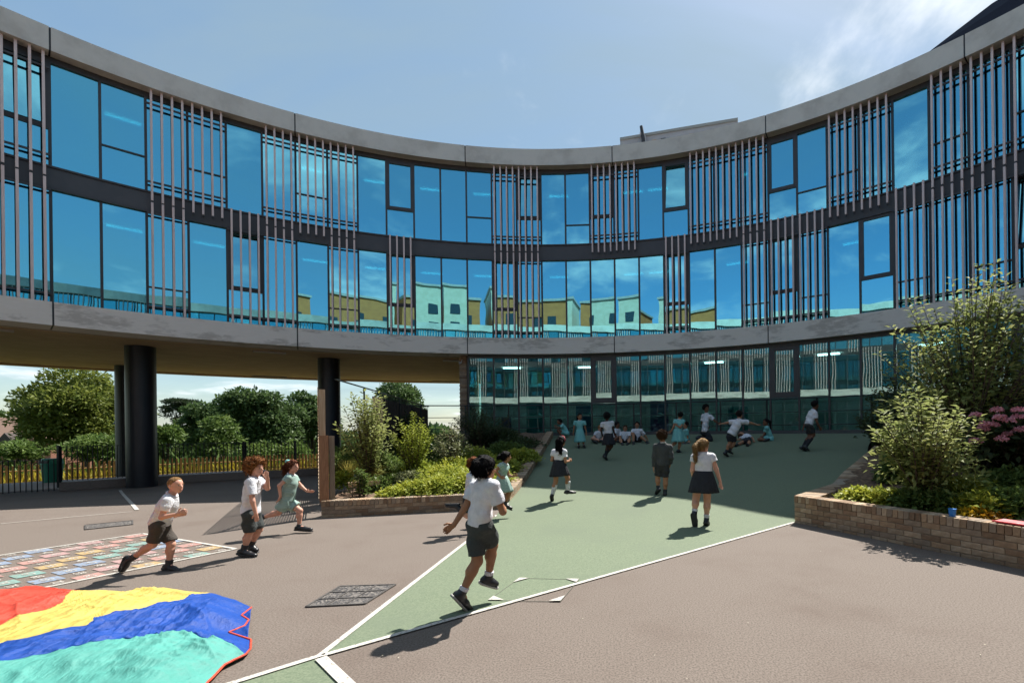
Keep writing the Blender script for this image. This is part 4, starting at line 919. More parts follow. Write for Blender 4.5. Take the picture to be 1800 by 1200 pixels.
def grass(name, label, base, rad, h, n, m, seed, w=.014):
    r = np.random.default_rng(seed); e = empty(name, base); tag(e, label, 'grass clump', 'grass clumps in the beds'); vs = []; fs = []
    for i in range(n):
        az = r.uniform(0, 6.283); l = r.uniform(.25, 1) * rad; hh_ = h * r.uniform(.6, 1.05); o_ = np.array([r.normal(0, .04), r.normal(0, .04), 0]); dx = np.array([math.cos(az), math.sin(az), 0]); sx = np.array([-dx[1], dx[0], 0]) * w / 2; b = len(vs)
        for q in (0, .35, .7, 1.0):
            c = o_ + dx * l * q ** 1.8 + np.array([0, 0, hh_ * (q - .35 * q ** 3)]); ww = (1 - q * .85); vs += [tuple(c - sx * ww), tuple(c + sx * ww)]
        fs += [(b + 2 * j, b + 2 * j + 1, b + 2 * j + 3, b + 2 * j + 2) for j in range(3)]
    obj('blades', mesh_np('blades', vs, fs, m), e); return e
L_SIL = leafmat('silver_green_leaf', (.34, .37, .13), (.21, .26, .085), (.48, .48, .22), trans=.45, rough=.6)
L_LIM = leafmat('lime_leaf', (.33, .38, .05), (.24, .31, .045), (.42, .40, .07), trans=.4)
L_GER = leafmat('cranesbill_leaf', (.40, .42, .06), (.26, .32, .055), (.52, .47, .09), trans=.35, scale=3)
L_GRN = leafmat('mid_green_leaf', (.11, .17, .045), (.15, .21, .055), (.08, .125, .03))
L_DKS = leafmat('dark_shrub_leaf', (.05, .075, .032), (.07, .10, .04), (.09, .115, .045), rough=.4)
L_PAL = leafmat('pale_variegated_leaf', (.22, .23, .12), (.10, .13, .05), (.33, .32, .22))
L_ORG = leafmat('orange_leaf', (.40, .15, .04), (.28, .16, .035))
L_STR = leafmat('straw_grass', (.42, .36, .10), (.25, .28, .07), (.52, .40, .15)); L_GRS = leafmat('green_grass_blade', (.10, .16, .035), (.15, .20, .05))
def bl(px, py, Y): p = at(px, py, Y); return Vector((p.x, p.y, bedL_z(p.x, p.y) - .02))
def br(px, Y): p = at(px, 800, Y); return Vector((p.x, p.y, bedR_z(p.x, p.y) - .02))
def hgt(px, py, Y, base): return at(px, py, Y).z - base.z
b = bl(648, 750, 11.2); stem_shrub('silver_shrub', 'tall loose silvery green shrub beside the timber screen', b, hgt(640, 660, 11.2, b), .72, 34, 64, .11, .05, L_SIL, 21, bush=[((0, 0, .9), (.55, .55, .7))])
b = bl(725, 800, 11.4); stem_shrub('lime_shrub', 'upright bright lime green feathery shrub in the middle of the left bed', b, hgt(728, 722, 11.4, b), .5, 44, 80, .07, .03, L_LIM, 22, bush=[((0, 0, .5), (.38, .38, .5))])
b = bl(795, 800, 12.2); stem_shrub('pale_shrub', 'pale variegated shrub right of the lime green shrub', b, hgt(790, 742, 12.2, b), .5, 20, 50, .09, .045, L_PAL, 23, bush=[((0, 0, .45), (.5, .5, .4))])
b = bl(795, 775, 12.9); stem_shrub('orange_shrub', 'small orange-tipped shrub before the dark shrub', b, hgt(795, 752, 12.9, b), .22, 12, 26, .08, .04, L_ORG, 24)
b = bl(842, 760, 15.4); stem_shrub('dark_conifer', 'dark spreading conifer-like shrub against the glazing at the back of the left bed', b, hgt(840, 706, 15.4, b), 1.0, 40, 60, .09, .03, L_DKS, 25, bush=[((0, 0, .5), (.9, .8, .6))])
b = bl(700, 760, 15.0); stem_shrub('dark_shrub', 'dark leafy shrub in the shade behind the lime green shrub', b, 1.25, .9, 30, 50, .12, .06, L_DKS, 26, bush=[((0, 0, .5), (.9, .7, .6))])
b = bl(905, 770, 15.5); mound('shade_plant', 'low dark ground plants at the top of the left bed by the ramp wall', b, .9, .3, 1800, .1, .06, L_DKS, 27)
b = bl(760, 770, 15.6); mound('shade_plant', 'low dark green plants at the back of the left bed', b, 1.0, .45, 2000, .12, .06, L_GRN, 28)
b = bl(620, 830, 13.5); mound('shade_plant', 'mid green leafy clump behind the straw-coloured grass by the screen', b, .8, .5, 1500, .13, .06, L_GRN, 29)
# cranesbill carpet: low mounds
i = 0
for px, Y, rd_, h_, lab in ((870, 12.4, .62, .30, 'lime cranesbill mound at the top right of the left bed'), (800, 12.0, .62, .34, 'lime cranesbill mound below the pale shrub'), (850, 11.2, .62, .34, 'lime cranesbill mound halfway up beside the ramp wall'), (780, 11.0, .6, .34, 'lime cranesbill mound in the middle of the left bed'), (830, 10.5, .5, .3, 'lime cranesbill mound behind the brick wall near the running children'),
                            (770, 10.2, .5, .28, 'lime cranesbill mound in the front middle of the left bed'), (725, 10.05, .42, .22, 'lime cranesbill mound at the front edge, left of centre'), (860, 10.25, .3, .24, 'small lime cranesbill mound at the front corner by the ramp'), (915, 13.6, .5, .26, 'lime cranesbill mound furthest up the ramp wall'), (690, 9.72, .28, .16, 'small lime cranesbill mound on the front wall, leftmost')):
    b = bl(px, 800, Y); i += 1; mound('cranesbill', lab, b, rd_ * 1.15, h_ * 1.25, int(3400 * rd_ * rd_ / .3), .07, .055, L_GER, 40 + i, group='cranesbill mounds in the left bed')
for j, (px, Y, rd_, h_, n, m, lab) in enumerate(((612, 11.6, .45, .75, 240, L_STR, 'large straw-tipped grass clump beside the timber screen'), (655, 11.2, .4, .6, 200, L_STR, 'straw-tipped grass clump right of the largest one'), (700, 11.4, .35, .7, 180, L_GRS, 'upright green grass clump below the lime green shrub'), (640, 10.3, .4, .5, 180, L_STR, 'low straw grass clump on the bare soil by the screen'), (690, 10.7, .35, .55, 160, L_GRS, 'green grass clump in front of the lime green shrub'))):
    grass('grass_clump', lab, bl(px, 800, Y), rd_, h_, n, m, 60 + j)
for j, (px, Y, rd_, h_, m, lab) in enumerate(((745, 11.7, .55, .4, L_LIM, 'yellow-green clump at the foot of the lime green shrub'), (690, 12.1, .5, .45, L_GRN, 'green clump left of the lime green shrub'), (650, 12.6, .6, .4, L_LIM, 'yellow-green clump behind the straw grass'), (830, 13.4, .6, .4, L_GER, 'yellow-green clump below the dark conifer'), (760, 13.6, .7, .5, L_GRN, 'green clump between the lime and pale shrubs'), (890, 14.4, .6, .35, L_GRN, 'green clump beside the upper ramp wall'), (600, 10.9, .3, .35, L_LIM, 'small yellow-green clump against the timber end post'), (720, 10.8, .42, .34, L_PAL, 'pale leaved clump in the middle front of the bed'), (665, 10.5, .3, .3, L_GRN, 'small green clump by the timber log'), (610, 12.6, .5, .5, L_GRN, 'green clump behind the largest straw grass'), (870, 16.2, .9, .5, L_DKS, 'dark clump under the railing at the back of the bed'), (680, 13.8, .8, .6, L_DKS, 'dark clump in the shade before the boarded fence'))):
    mound('leafy_clump', lab, bl(px, 800, Y), rd_, h_, int(1700 * rd_ * rd_ / .16), .08, .05, m, 140 + j, group='leafy clumps in the left bed')
b = bl(632, 800, 9.75); stem_shrub('small_sapling', 'small dark green bushy sapling at the front left of the bed', b, .62, .2, 14, 34, .09, .04, L_GRN, 71)
b = bl(675, 800, 11.8); stem_shrub('small_sapling', 'dark green upright bush in the middle of the grass clumps', b, .8, .35, 18, 40, .08, .035, L_GRN, 72)
MB().bar(at(612, 852, 10.1), at(668, 848, 10.35), .09, .1).build('timber_edging', M_TIMP); tag(bpy.data.objects['timber_edging'], 'pale timber log lying on the bare soil of the left bed', 'log')
# right bed
b = br(1625, 7.15); stem_shrub('glossy_shrub', 'glossy light green shrub with upright shoots behind the right brick wall', b, hgt(1600, 672, 7.15, b), .80, 60, 50, .11, .05, L_SIL, 81, droop=.5, bush=[((0, 0, .55), (.72, .6, .5)), ((.2, -.1, .3), (.6, .5, .35))])
b = br(1712, 8.6); stem_shrub('tall_shrub', 'very tall airy silvery shrub in front of the glazing at the right', b, hgt(1725, 462, 8.6, b), 1.45, 90, 80, .11, .05, L_SIL, 82, droop=.4, bush=[((0, 0, 1.5), (1.1, .8, .8)), ((-.5, 0, 1.0), (1.0, .8, .7)), ((.8, 0, 1.6), (.9, .8, .9)), ((.2, 0, 2.4), (.7, .6, .6))])
b = br(1585, 12.0); stem_shrub('dark_shrub', 'dark green shrub at the top of the right planter by the railing', b, 1.7, .9, 30, 60, .11, .05, L_DKS, 83, bush=[((0, 0, .7), (.85, .7, .7))])
b = br(1548, 10.9); stem_shrub('dark_shrub', 'small dark shrub closing the upper end of the right ramp coping', b, 1.15, .5, 22, 44, .1, .05, L_DKS, 86, bush=[((0, 0, .4), (.45, .4, .4))])
b = br(1720, 9.6); stem_shrub('dark_shrub', 'dark shaded shrub behind the pink hydrangea', b, 1.5, 1.2, 34, 60, .12, .06, L_DKS, 84, bush=[((0, 0, .6), (1.3, .8, .7))])
b = br(1775, 7.75); hy = stem_shrub('hydrangea', 'pink flowering hydrangea at the right edge of the picture', b, 1.15, .75, 30, 40, .14, .09, L_DKS, 85, bush=[((0, 0, .55), (.75, .7, .55))])
M_PINK = mat('hydrangea_pink', (.62, .22, .30), .7, (.70, .36, .40), scale=30, trans=.2); rh = np.random.default_rng(9)
for k, (px, py) in enumerate(((1716, 731), (1733, 747), (1757, 735), (1773, 741), (1790, 734), (1745, 748), (1728, 756), (1794, 756), (1772, 764), (1760, 773), (1715, 776), (1788, 722), (1752, 722))):
    p = at(px, py, 7.2 + rh.uniform(-.15, .25)) - hy.location; n = 90; d = rdir_(rh, n); d[:, 2] = np.abs(d[:, 2]); V, Fc = leaf_arrays(np.array(p) + d * np.array([.075, .075, .045]), unit(rdir_(rh, n) + d * .2), d, .035, .034, rh); obj('flower_head', mesh_np('flower_head', V, Fc, M_PINK), hy)
for j, (px, Y, rd_, h_, m, lab) in enumerate(((1512, 7.75, .34, .22, L_GER, 'pale green leafy mound at the corner of the right planter'), (1562, 7.35, .34, .24, L_GER, 'pale green mound between the corner and the glossy shrub'), (1605, 7.0, .32, .28, L_GRN, 'dark leafy clump under the glossy shrub'), (1650, 6.9, .35, .28, L_GRN, 'dark leafy clump beside the blue cup'), (1730, 6.55, .38, .26, L_GER, 'yellow-green leafy mound right of the blue cup'), (1700, 7.3, .5, .3, L_GER, 'yellow-green leafy mound behind the blue cup'), (1790, 6.4, .4, .32, L_GRN, 'broad-leaved green clump by the red board'), (1780, 7.2, .45, .34, L_GRN, 'broad-leaved green clump under the hydrangea'), (1575, 8.7, .36, .4, L_GRN, 'dark green clump beside the ramp coping'))):
    mound('leafy_clump', lab, br(px, Y), rd_, h_, int(1500 * rd_ * rd_ / .16), .085, .065, m, 90 + j, group='leafy clumps in the right bed')
b = br(1720, 6.35); mound('yellow_leaf_plant', 'small plant with yellow and orange leaves on the edge of the right wall', b, .3, .12, 500, .07, .05, leafmat('yellow_orange_leaf', (.50, .34, .02), (.42, .20, .02), (.3, .3, .05)), 110)
grass('grass_clump', 'dark green strappy grass clump by the ramp coping on the right', br(1562, 9.6), .35, .55, 160, L_GRS, 120); grass('grass_clump', 'arching grass clump below the pink hydrangea', br(1735, 7.6), .45, .5, 120, L_GRS, 121)
#@@PART4
# ------------------------------------------------------------------ children: signed-distance bodies meshed with surface nets
class Vox:
    def __init__(s, lo, hi, h):
        s.h = h; s.lo = np.array(lo, float); n = np.ceil((np.array(hi, float) - s.lo) / h).astype(int) + 1; s.n = n; s.D = np.full(n, 1.0, np.float32)
    def win(s, lo, hi):
        a = np.maximum(0, np.floor((np.array(lo) - s.lo) / s.h).astype(int)); b = np.minimum(s.n, np.ceil((np.array(hi) - s.lo) / s.h).astype(int) + 1)
        if (b <= a).any(): return None
        sl = tuple(slice(i, j) for i, j in zip(a, b)); g = [s.lo[k] + s.h * np.arange(a[k], b[k]) for k in range(3)]
        return sl, np.meshgrid(*g, indexing='ij')
    def put(s, sl, d, k):
        A = s.D[sl]
        if k > 0:
            hh = np.clip(.5 + .5 * (A - d) / k, 0, 1); s.D[sl] = A * (1 - hh) + d * hh - k * hh * (1 - hh)
        else: s.D[sl] = np.minimum(A, d)
    def cone(s, a, b, ra, rb, k=.015, flat=None, cuts=(), wr=0.0, fq=40.0, ph=0.0):
        a = np.array(a, float); b = np.array(b, float); m = max(ra, rb) + .03 + k; w = s.win(np.minimum(a, b) - m, np.maximum(a, b) + m)
        if w is None: return
        sl, (X, Y, Z) = w; ba = b - a; L2 = max(1e-9, ba @ ba); px, py, pz = X - a[0], Y - a[1], Z - a[2]; t = np.clip((px * ba[0] + py * ba[1] + pz * ba[2]) / L2, 0, 1)
        qx, qy, qz = px - ba[0] * t, py - ba[1] * t, pz - ba[2] * t
        if flat is not None:
            ax, f = flat; e = (qx * ax[0] + qy * ax[1] + qz * ax[2]) * (f - 1); qx = qx + e * ax[0]; qy = qy + e * ax[1]; qz = qz + e * ax[2]
        d = np.sqrt(qx * qx + qy * qy + qz * qz) - (ra + (rb - ra) * t)
        if wr: d = d + wr * (np.sin(X * fq + Z * fq * .6 + ph) * np.sin(Y * fq * .8 - Z * fq * .9 + ph * 2) + .5 * np.sin(Z * fq * 1.7 + X * fq * .5 + ph))
        for p, n in cuts: d = np.maximum(d, (X - p[0]) * n[0] + (Y - p[1]) * n[1] + (Z - p[2]) * n[2])
        s.put(sl, d.astype(np.float32), k)
    def ell(s, c, axes, rad, k=.01, cuts=(), noise=0.0, fq=60.0):
        c = np.array(c, float); m = max(rad) + .03 + k; w = s.win(c - m, c + m)
        if w is None: return
        sl, (X, Y, Z) = w; q = 0; g = 0; P = (X - c[0], Y - c[1], Z - c[2])
        for ax, r in zip(axes, rad):
            v = (P[0] * ax[0] + P[1] * ax[1] + P[2] * ax[2]) / r; q = q + v * v; g = g + (v / r) ** 2
        d = np.sqrt(q) * (np.sqrt(q) - 1) / np.maximum(1e-6, np.sqrt(g))
        if noise: d = d + noise * (np.sin(X * fq) * np.sin(Y * fq * 1.1 + 1) + np.sin(Z * fq * 1.2 + X * fq * .7) * .8 + .6 * np.sin(Y * fq * 1.9 + Z * fq * 1.6))
        for p, n in cuts: d = np.maximum(d, (X - p[0]) * n[0] + (Y - p[1]) * n[1] + (Z - p[2]) * n[2])
        s.put(sl, d.astype(np.float32), k)
    def mesh(s, name, m):
        D = s.D; ins = D < 0; nx, ny, nz = D.shape
        c = np.zeros((nx - 1, ny - 1, nz - 1), np.uint8)
        for i in (0, 1):
            for j in (0, 1):
                for k in (0, 1): c += ins[i:nx - 1 + i, j:ny - 1 + j, k:nz - 1 + k]
        act = np.argwhere((c > 0) & (c < 8))
        if len(act) == 0: return None
        idx = np.full(c.shape, -1, np.int32); idx[tuple(act.T)] = np.arange(len(act)); S = np.zeros((len(act), 3)); W = np.zeros(len(act))
        cs = [(i, j, k) for i in (0, 1) for j in (0, 1) for k in (0, 1)]
        val = {q: D[act[:, 0] + q[0], act[:, 1] + q[1], act[:, 2] + q[2]] for q in cs}
        for q in cs:
            for ax in range(3):
                if q[ax] == 0:
                    p = list(q); p[ax] = 1; p = tuple(p); a, b = val[q], val[p]; cr = (a < 0) != (b < 0); t = np.where(cr, a / np.where(cr, a - b, 1), 0); pt = np.tile(np.array(q, float), (len(act), 1)); pt[:, ax] += t; S += pt * cr[:, None]; W += cr
        V = s.lo + (act + S / W[:, None]) * s.h; Fs = []
        for ax in range(3):
            a_, b_ = [x for x in range(3) if x != ax]
            A = np.moveaxis(ins, ax, 0); e = A[:-1] != A[1:]; e = np.moveaxis(e, 0, ax); P = np.argwhere(e); P = P[(P[:, a_] > 0) & (P[:, b_] > 0) & (P[:, a_] < c.shape[a_]) & (P[:, b_] < c.shape[b_])]
            s0 = ins[tuple(P.T)]
            def ci(da, db): Q = P.copy(); Q[:, a_] -= da; Q[:, b_] -= db; return idx[tuple(Q.T)]
            q = np.stack([ci(1, 1), ci(0, 1), ci(0, 0), ci(1, 0)], 1); flip = s0 if ax != 1 else ~s0; q[~flip] = q[~flip][:, ::-1]; Fs.append(q)
        return mesh_np(name, V, np.concatenate(Fs), m, True)
def skinmat(n, c): return mat('skin_' + n, c, .55, tuple(v * .9 for v in c), scale=25, spec=.35)
SK = dict(fair=skinmat('fair', (.58, .30, .20)), pink=skinmat('pink', (.62, .33, .24)), tan=skinmat('tan', (.40, .20, .115)), olive=skinmat('olive', (.34, .165, .09)), brown=skinmat('brown', (.17, .075, .042)), dark=skinmat('dark', (.07, .032, .022)))
def hairmat(n, c): return mat('hair_' + n, c, .5, tuple(v * .5 for v in c), scale=30, stretch=(2, 2, .6), bump=.02, bscale=55, spec=.1)
HR = dict(blond=hairmat('blond', (.42, .25, .10)), sand=hairmat('sand', (.36, .20, .08)), ginger=hairmat('ginger', (.26, .085, .025)), curl=hairmat('curl', (.30, .12, .04)), brown=hairmat('brown', (.075, .035, .018)), dark=hairmat('dark', (.018, .010, .009)), black=hairmat('black', (.008, .006, .007)), red=hairmat('redbrown', (.16, .05, .022)))
def clothmat(n, c, r=.85): return mat('cloth_' + n, c, r, tuple(v * .88 for v in c), scale=14, bump=.03, bscale=13)
C_W = clothmat('white_polo', (.74, .75, .80)); C_G = clothmat('charcoal', (.030, .030, .033)); C_GR = clothmat('dark_grey_green', (.042, .050, .050)); C_N = clothmat('navy_skirt', (.016, .017, .024)); C_J = clothmat('grey_jumper', (.055, .058, .062)); C_BR = clothmat('brown_grey', (.060, .050, .042))
C_SW = clothmat('white_sock', (.72, .72, .76)); C_SG = clothmat('grey_sock', (.045, .045, .05)); C_SH = mat('black_shoe', (.012, .012, .015), .4); C_SOLE = mat('shoe_sole', (.03, .03, .032), .6); C_SOLW = mat('pale_shoe_sole', (.35, .34, .32), .6)
def gingham(n, a, b):
    m = bpy.data.materials.new(n); m.use_nodes = True; nt = m.node_tree; p = nt.nodes['Principled BSDF']; p.inputs['Roughness'].default_value = .85; tcn = N(nt, 'ShaderNodeTexCoord'); L = nt.links.new; mx = N(nt, 'ShaderNodeMix', data_type='RGBA'); mx.inputs['A'].default_value = (*a, 1); mx.inputs['B'].default_value = (*b, 1)
    ck = N(nt, 'ShaderNodeTexChecker'); ck.inputs['Scale'].default_value = 70; L(tcn.outputs['Object'], ck.inputs['Vector']); L(ck.outputs['Fac'], mx.inputs['Factor']); L(mx.outputs['Result'], p.inputs['Base Color']); return m
C_T = gingham('teal_gingham', (.10, .40, .40), (.26, .55, .54)); C_TG = gingham('sage_gingham', (.20, .33, .29), (.36, .48, .44))
EYE_W = mat('eye_white', (.42, .38, .36), .4); EYE_D = mat('eye_dark', (.015, .01, .008), .2); LIP = mat('lip', (.38, .12, .10), .5)
def sph(name, c, r, m, parent, ax=None, seg=8):
    mb = MB(); vs = []; fs = []
    for i in range(seg // 2 + 1):
        th = math.pi * i / (seg // 2)
        for j in range(seg):
            a = 2 * math.pi * j / seg; v = (math.sin(th) * math.cos(a) * r[0], math.sin(th) * math.sin(a) * r[1], math.cos(th) * r[2]); vs.append(tuple(c[k] + (sum(v[q] * ax[q][k] for q in range(3)) if ax is not None else v[k]) for k in range(3)))
    for i in range(seg // 2):
        for j in range(seg): fs.append((i * seg + j, (i + 1) * seg + j, (i + 1) * seg + (j + 1) % seg, i * seg + (j + 1) % seg))
    mb.add(vs, fs); return mb.build(name, m, parent, True)
def nv(v): v = np.array(v, float); return v / max(1e-9, np.linalg.norm(v))
def kid(label, J, face, body=(0, 0), skin='fair', hair='brown', style='short', top='polo', topm=None, bottom='shorts', botm=None, S=1.0, sock=.25, sockm=None, shoem=None, soles=None, Y=None, foot='toeL', h=None, hem=None, sleeve=.62, look=0.0, hemcut=0, group=None, leg=None, wide=1.0, extra=None, lying=False):
    """J: joint -> (px, py, depth offset); face: (x, y) head heading; Y: distance of the reference foot"""
    if Y is None: p = J[foot]; Y = hit(p[0], p[1]).y
    h = h or (.0075 if Y < 9 else .011); W = {k: np.array(at(v[0], v[1], Y + (v[2] if len(v) > 2 else 0))) for k, v in J.items()}
    base = W['pelvis'].copy(); base[2] = min(v[2] for v in W.values()) - .03; e = empty('person', base); tag(e, label, 'child', group)
    P = {k: v - base for k, v in W.items()}; up0 = np.array([0, 0, 1.0])
    f = nv([face[0], face[1], look]); upv = nv(P['head'] - P['neck']) * .6 + up0 * .4 if not lying else nv(P['head'] - P['neck']); upv = nv(upv - f * (upv @ f)); sd = np.cross(f, upv); sd = nv(sd)
    tf = nv([*(body if body != (0, 0) else face), 0]); sh = nv(P['shR'] - P['shL']); spine = nv(P['neck'] - P['pelvis']); tside = nv(np.cross(nv(np.cross(spine, tf)), spine)); tfwd = tside; tsd = nv(np.cross(tfwd, spine))
    allp = np.array(list(P.values())); lo = allp.min(0) - .2; hi = allp.max(0) + .22; B = Vox(lo, hi, h); hc = P['head']; R = S * .96
    # --- body
    ax = (sd, f, upv)
    B.ell(hc + upv * .022 * R - f * .008 * R, ax, (.070 * R, .086 * R, .080 * R)); B.ell(hc - upv * .040 * R + f * .018 * R, ax, (.052 * R, .060 * R, .062 * R), .03)
    B.cone(hc + f * .078 * R + upv * .005 * R, hc + f * .090 * R - upv * .020 * R, .007 * R, .012 * R, .012)
    for q in (-1, 1): B.ell(hc + sd * q * .072 * R - upv * .008 * R - f * .01 * R, (sd, f, upv), (.010 * R, .018 * R, .026 * R), .006)
    B.cone(P['neck'] - spine * .02, hc - upv * .03 * R - f * .01, .043 * R, .040 * R, .02)
    chest = P['chest'] if 'chest' in P else P['neck'] * .6 + P['pelvis'] * .4; fl = (tfwd, 1.35)
    B.cone(P['shL'], P['shR'], .042 * S, .042 * S, .03); B.cone(chest, P['pelvis'], .095 * S * wide, .095 * S * wide, .04, fl); B.cone(P['neck'] - spine * .06, chest, .075 * S * wide, .09 * S * wide, .04, fl)
    hips = {}
    for q, sgn in (('L', -1), ('R', 1)):
        hp = P.get('hip' + q, P['pelvis'] + tsd * sgn * .065 * S - spine * .03); hips[q] = hp
        B.cone(P['sh' + q], P['el' + q], .034 * S * wide, .029 * S * wide, .015); B.cone(P['el' + q], P['wr' + q], .029 * S * wide, .020 * S, .012)
        B.cone(hp, P['kn' + q], .064 * S * wide, .045 * S * wide, .02); kd = P['an' + q] - P['kn' + q]; back = nv(np.cross(np.cross(kd, tfwd), kd)) * -1
        B.cone(P['kn' + q], P['kn' + q] + kd * .35 + back * .012 * S, .043 * S, .046 * S * wide, .015); B.cone(P['kn' + q] + kd * .3, P['an' + q], .044 * S * wide, .026 * S, .015)
        an, to = P['an' + q], P['to' + q]; B.cone(an, to * .45 + an * .55, .024 * S, .012 * S, .005)
        # hand: palm, four fingers, thumb
        wr = P['wr' + q]; hd = P['ha' + q]; d = nv(hd - wr); L = max(.10 * S, min(.15 * S, np.linalg.norm(hd - wr))); pn = nv(np.cross(d, nv(P['el' + q] - P['sh' + q]) + np.array([.21, .33, .1]))); lat = nv(np.cross(pn, d)); pl = wr + d * L * .45
        for o_ in (-.016, -.005, .006, .017): B.cone(wr + lat * o_ * .6 * S, pl + lat * o_ * S, .012 * S, .011 * S, .008)
        for i_, (o_, l_, fa) in enumerate(((-.023, .40, .30), (-.008, .52, .1), (.008, .50, -.08), (.023, .40, -.3))):
            a0 = pl + lat * o_ * S; a1 = a0 + nv(d + lat * -fa * .35 + pn * .12) * L * l_ * .55; a2 = a1 + nv(d * .85 + pn * .5) * L * l_ * .5; rf_ = max(.0075 * S, h * .85); B.cone(a0, a1, rf_, rf_, .002); B.cone(a1, a2, rf_, rf_ * .85, .002)
        t0 = wr + d * L * .12 - lat * .016 * S; t1 = t0 + nv(d * .6 - lat * .9 + pn * .2) * .035 * S; t2 = t1 + nv(d - lat * .3 + pn * .2) * .028 * S; B.cone(t0, t1, .011 * S, .009 * S, .004); B.cone(t1, t2, .009 * S, .008 * S, .002)
    bo = obj('body', B.mesh('body', SK[skin]), e)
    # --- face
    for q in (-1, 1):
        ec = hc + f * .073 * R + sd * q * .030 * R + upv * .004 * R; ey = sph('eye', ec, (.0105 * R, .007 * R, .0058 * R), EYE_W, e, ax); sph('iris', ec + f * .004 * R, (.0068 * R, .006 * R, .0068 * R), EYE_D, ey, ax)
        sph('eyebrow', ec + upv * .018 * R + f * .003, (.016 * R, .006 * R, .004 * R), HR[hair], e, ax)
    sph('mouth', hc + f * .073 * R - upv * .052 * R, (.021 * R, .008 * R, .006 * R), LIP, e, ax)
    # --- hair
    Hh = Vox(hc - .30 if style in ('long', 'pony') else hc - .19, hc + .19, min(h, .009)); cc = hc + upv * .028 * R - f * .010 * R
    th = dict(buzz=.004, short=.019, curly=.030, afro=.034, long=.014, pony=.012, bun=.012, mop=.048)[style]; nz = dict(curly=.010, afro=.008, mop=.013).get(style, .0045)
    fringe = hc + f * (.040 if style not in ('curly', 'afro', 'mop') else .055) * R + upv * .058 * R
    cutl = (hc - upv * .084 * R, nv(-upv * .74 + f * .70)); fq_ = 95 if style in ('curly', 'afro', 'mop') else 70
    Hh.ell(cc, ax, (.070 * R + min(th, .007), .086 * R + min(th, .007), .080 * R + min(th, .008)), 0, cuts=[(fringe, nv(f * .85 - upv * .62)), cutl])
    if style != 'buzz':
        Hh.ell(cc + upv * (.008 if style not in ('afro', 'mop') else .004) * R, ax, (.069 * R + th, .085 * R + th, .072 * R + th), .012, cuts=[(fringe + f * .012, nv(f * .85 - upv * .62)), (hc - upv * (.058 if style not in ('afro', 'mop') else .07) * R, nv(-upv * .74 + f * .68))], noise=nz, fq=fq_)
    hv = Vector(hc)
    if style == 'long':
        for o_ in (-.05, -.02, .02, .05): Hh.cone(cc - f * .06 * R + sd * o_ * R, cc - f * .075 * R + sd * o_ * 1.15 * R - up0 * .26 * R, .036 * R, .022 * R, .015, wr=.003, fq=90)
    if style in ('pony', 'bun'):
        b0 = cc - f * .085 * R + upv * .03 * R; l = .26 if style == 'pony' else .05; Hh.cone(b0, b0 - f * .05 * R - up0 * .05 * R, .024 * R, .036 * R, .015, wr=.003, fq=90); Hh.cone(b0 - f * .05 * R - up0 * .05 * R, b0 - f * .055 * R - up0 * l * R, .036 * R, .016 * R, .015, wr=.004, fq=90)
        if extra == 'scrunchie': sph('scrunchie', b0 + upv * .03, (.05 * R, .04 * R, .035 * R), C_T, e, ax)
    if extra == 'headband': 
        mb = MB(); mb.tube([hc + upv * .028 * R + sd * math.cos(a) * .088 * R + (upv * .9 + f * .2) * math.sin(a) * .100 * R for a in np.linspace(0, math.pi, 14)], .010, 6); mb.build('headband', mat('red_headband', (.6, .06, .09), .6), e, True)
    mh = Hh.mesh('hair', HR[hair])
    if mh:
        nvt = len(mh.vertices); co = np.empty(nvt * 3, np.float32); mh.vertices.foreach_get('co', co); co = co.reshape(-1, 3); no = np.empty(nvt * 3, np.float32); mh.vertices.foreach_get('normal', no); no = no.reshape(-1, 3); rs = np.random.default_rng(int(Y * 1000) % 9973)
        if style != 'buzz' and Y < 12:
            cur = style in ('curly', 'afro', 'mop'); pick = rs.choice(nvt, min(nvt, 1500 if cur else 1700), replace=False); Pn = co[pick] - no[pick] * .004; dn = unit(no[pick] * (.8 if cur else .38) + rs.normal(0, .7 if cur else .22, (len(pick), 3)) - (upv * .9 + f * .1)[None] * (0.1 if cur else .9)); V2, F2 = leaf_arrays(Pn, dn, no[pick] + rs.normal(0, .3, (len(pick), 3)), (.030 if cur else .046) * R, .006, rs)
            fc = np.empty(len(mh.polygons) * 4, np.int32); mh.polygons.foreach_get('vertices', fc); fc = fc.reshape(-1, 4); F3 = np.concatenate([fc[:, [0, 1, 2]], fc[:, [0, 2, 3]], F2 + nvt]); mh = mesh_np('hair', np.concatenate([co, V2]), F3, HR[hair], True)
        obj('hair', mh, e)
    # --- top
    tm = topm or C_W; T = Vox(lo, hi, h * 1.05); ex = .018 * S; dress = bottom in ('dress', 'longdress')
    hemp = P['pelvis'] - spine * (.03 if bottom != 'skirt' else -.05) * S; cut = [(hemp, -spine)] if not dress else [(P['pelvis'] + spine * .06 * S, -spine)]
    if top == 'jumper': ex = .024 * S; sleeve = 1.9
    T.cone(chest, P['pelvis'] - spine * .03, .095 * S * wide + ex, (.098 * S * wide + ex) * (1.06 if not dress else .92), .02, fl, cut, wr=.0085 * S, fq=24, ph=Y * 3); T.cone(P['neck'] - spine * .055, chest, .070 * S * wide + ex, .09 * S * wide + ex, .04, fl, cut, wr=.006 * S, fq=27, ph=Y)
    T.cone(P['shL'], P['shR'], .042 * S + ex * .8, .042 * S + ex * .8, .035, wr=.002, fq=30)
